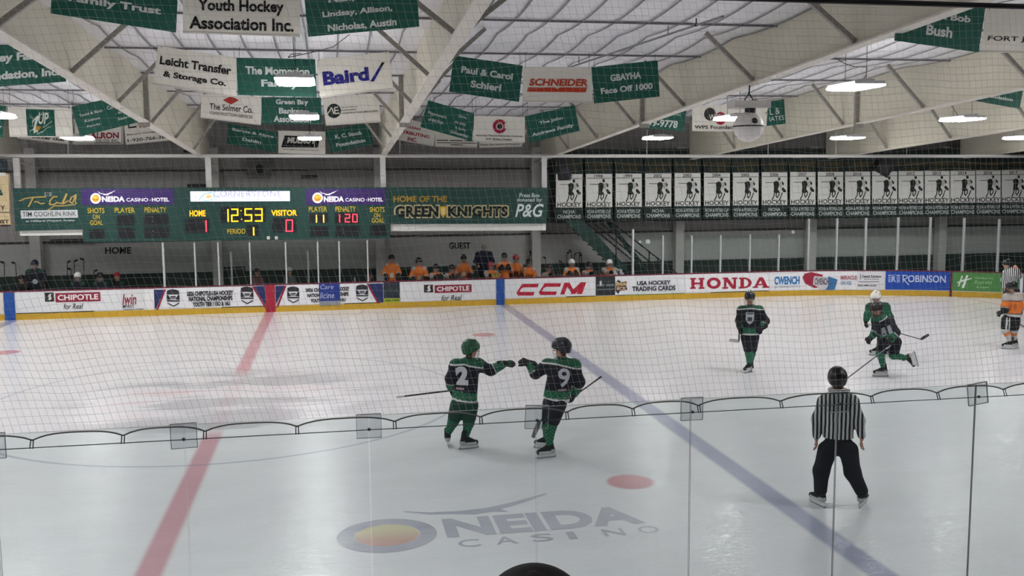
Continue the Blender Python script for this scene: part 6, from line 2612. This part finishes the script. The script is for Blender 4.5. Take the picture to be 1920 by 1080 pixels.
def emblem(g, FJ, je, ch, txt, col, w_=0.2, h=0.16, dz=-0.18):
    number(FJ, je, g.base, txt, ch+UPV*dz+Vector((0, -0.3, 0)), w_, h, (0, -1, 0), (0, 0, 1), col, 0.06, 0.008)


O = 'benchorange'
r_ = bench_person(734, 485, 'orange player with a dark cage helmet standing leftmost on the right bench', O, '#17181a', 26, face=(0.3, -1))
emblem(*[r_[i] for i in (0, 2, 3, 4)], '@disc', '#c9c2ba', 0.13, 0.2, -0.25)
r_ = bench_person(785.5, 491, 'orange player standing second from the left on the right bench', O, '#1a1b1d', 27, face=(0.3, -1))
emblem(*[r_[i] for i in (0, 2, 3, 4)], '@disc', '#c9c2ba', 0.13, 0.2, -0.25)
bench_person(817.5, 503, 'seated orange player in a black helmet left of the leaning one', O, '#15161b', 22, hands='rail', cage='#9a9a9a')
bench_person(847.5, 504, 'orange player leaning over the boards with dark gloves above the word plate', O, '#202022', 26, hands='rail', lean=0.15)
r_ = bench_person(869.5, 485, 'tall orange player in a dark helmet standing under the GUEST letters', O, '#1a1b1d', 27, Y=27.6)
emblem(*[r_[i] for i in (0, 2, 3, 4)], '@disc', '#cfc9c1', 0.17, 0.17, -0.22)
bench_person(907.5, 464, 'coach in a dark navy jacket standing with his back to the ice', 'jacket', None, 32, Y=27.9, stand=True, helmet_on=False, face=(0, 1), back=True, hair='#8d867c', gl=BSKIN)
bench_person(920.5, 499, 'orange player in a red helmet left of the blue stripe', O, '#8f2430', 24, Y=26.95, hands='rail', gl='#8a6a30')
r_ = bench_person(945.5, 482, 'orange player holding up his gloves just right of the blue stripe', O, '#1b1b1d', 26, hands='up', face=(-0.2, -1))
r_ = bench_person(967.5, 485, 'orange and yellow player in a red helmet standing right of the blue stripe', O, '#a03030', 25, Y=27.6)
emblem(*[r_[i] for i in (0, 2, 3, 4)], '@bars', '#2a2420', 0.13, 0.18, -0.22)
bench_person(992, 493, 'shaded orange player in a dark helmet half hidden beside the white column', O, '#1a1a1b', 20, Y=27.5)
bench_person(1029, 503, 'low seated orange player in a dark helmet above the big red letters', O, '#2a2224', 24, hands='rail')
bench_person(1072, 493.5, 'orange player in a white helmet with raised arm on the right bench', O, '#dcdad6', 27, hands='up')
bench_person(1104.5, 499, 'orange player in a black helmet between the two white helmets', O, '#1b1b1c', 25, hands='rail')
bench_person(1143, 494, 'orange player in a white helmet with grey gloves over the black panel', O, '#e0deda', 30, hands='rail', gl='#8d8d8e', lean=0.1)
r_ = bench_person(65, 496, 'navy player with a round white crest standing on the left bench', 'navyteam', '#1d2130', 33)
emblem(*[r_[i] for i in (0, 2, 3, 4)], '@disc', '#9aa4a4', 0.17, 0.17, -0.22)
bench_person(40.5, 524, 'low dark-clad person seated leftmost on the left bench', 'black', '#1d1a18', 18, Y=27.6, helmet_on=False)
bench_person(145.5, 519, 'navy player in a white helmet low behind the left boards', 'navyteam', '#d8d6d2', 24)
bench_person(187.5, 519.5, 'navy player in a black helmet low behind the left boards', 'navyteam', '#17181b', 24)
bench_person(219.5, 519, 'person in a red cap and dark green jacket low behind the left boards', 'navyteam', '#b02c38', 24, Y=27.5, helmet_on=False)
bench_person(482, 511, 'person in a maroon-grey top behind the timekeeper glass', 'maroon', '#4a3a38', 20, Y=27.6, helmet_on=False, gl=BSKIN)
bench_person(543, 509, 'person in a pale cap behind the timekeeper glass', 'greyshirt', '#c9c7c3', 16, Y=27.6, helmet_on=False, gl=BSKIN)
bench_person(693, 520, 'person in a dull red top low behind the penalty glass at right', 'maroon', '#6a3a3c', 22, Y=27.4, helmet_on=False, gl=BSKIN)

# sticks standing in the racks behind the benches
rack = [(8, 493, 530, 1.5), (58, 489, 530, 2), (29, 494, 532, -3), (126, 492, 529, 1), (133, 505, 530, -2), (139, 490, 529, -1), (157, 487, 528, 1), (176, 509, 527, 0)]
for i, (px, y0, y1, sl_) in enumerate(rack+[(1023, 484, 515, 0), (1063, 475, 513, 1), (1071, 471, 513, 0), (1077, 477, 513, 1), (1090, 476, 513, -1), (1086, 480, 513, 1), (1053, 491, 514, 1), (993, 478, 512, 2), (998, 474, 512, 0)]):
    Yp = WALL_Y-0.3 if True else 0
    a, b = at(px, y0, Yp), at(px-sl_, y1, Yp)
    b = Vector((b.x, Yp, 0.05))
    m = (b-a).normalized()
    heel = a
    grp = i < 8
    stick(('dark spare stick standing blade up behind the left bench, %s from the left' if grp else 'dark spare stick standing blade up behind the right bench, %s from the left') % words[i if grp else i-8],
          [b, heel], heel+Vector((0.12 if i % 2 else -0.12, 0, 0.05)), '#1f2023', '#26272a', 0.016, 'spare sticks behind the benches')

# ---------------------------------------------------------------- spectator in front, only the crown of a dark cap in view
g = Fig(1002, Y=-4.95)
top = g.j(1002, 1068)
mb = MB()
mb.box((XL, -12, 0), (XR, -2.6, 2.1))
st_ = struct(mb.build('stand_floor', mat('concrete', '#8c8a86', 0.8, noise=0.05, scale=3)))
mb = MB()
mb.box((0.2, -5.4, 2.1), (4.4, -4.95, 2.5))
o = mb.build('bleacher_bench', mat('bench_wood', '#6f5b45'))
tag(rebase(o, (2.3, -5.2, 2.1)), 'bleacher bench under the spectator, below the picture', 'bench')
H = top-UPV*0.105
X = g.R
F = Form(0.03)
neck = H-UPV*0.17
pel = Vector((H.x, H.y, 2.5+0.1))-g.D*0.05
fw = g.D
f, u, s_ = head_form(F, H, fw, UPV, 0.098, neck)
ch = neck-UPV*0.15
F.limb(neck, ch, 0.06, 0.12, None, 1)
F.limb(ch, pel, 0.15, 0.15, (tuple(fw), 0.8), 1)
F.limb(neck-X*0.19-UPV*0.08, neck+X*0.19-UPV*0.08, 0.07, 0.07, None, 1)
for sg in (-1, 1):
    s0 = neck+X*sg*0.2-UPV*0.08
    e0 = s0+X*sg*0.05-UPV*0.27
    w0 = e0+fw*0.25-UPV*0.02-X*sg*0.08
    F.limb(s0, e0, 0.06, 0.05, None, 1)
    F.limb(e0, w0, 0.048, 0.035, None, 1)
    k_ = pel+X*sg*0.13+fw*0.42
    F.limb(pel+X*sg*0.1, k_, 0.09, 0.07, None, 1)
    F.limb(k_, Vector((k_.x, k_.y, 2.17)), 0.07, 0.05, None, 1)
    F.limb(Vector((k_.x, k_.y, 2.15)), Vector((k_.x, k_.y, 2.15))+fw*0.16, 0.045, 0.04, None, 1)
fp = face_paint(H, f, u, s_, 0.098, None, '#2a2220')


def bp(V, idx, tt):
    out = np.tile(np.array(lin('#23262e')), (len(V), 1))
    hd = idx == 9
    out[hd] = LC['skin']
    o2 = fp(V, out.copy())
    out[hd] = o2[hd]
    return out


body = F.build('person', None, 0.016, bp, g.base)
tag(body, 'spectator in a black cap whose crown shows at the bottom edge', 'person')
FC = Form(0.015)
FC.limb(H+UPV*0.0-fw*0.012, H+UPV*0.002+fw*0.012, 0.103, 0.103, None, 1)
FC.clip(H+UPV*0.005, -UPV)
FC.limb(H+UPV*0.03+fw*0.07, H+UPV*0.01+fw*0.17, 0.045, 0.035, ((0, 0, 1), 0.3), 1)
FC.build('cap', body, 0.007, '#0d0e16', g.base)
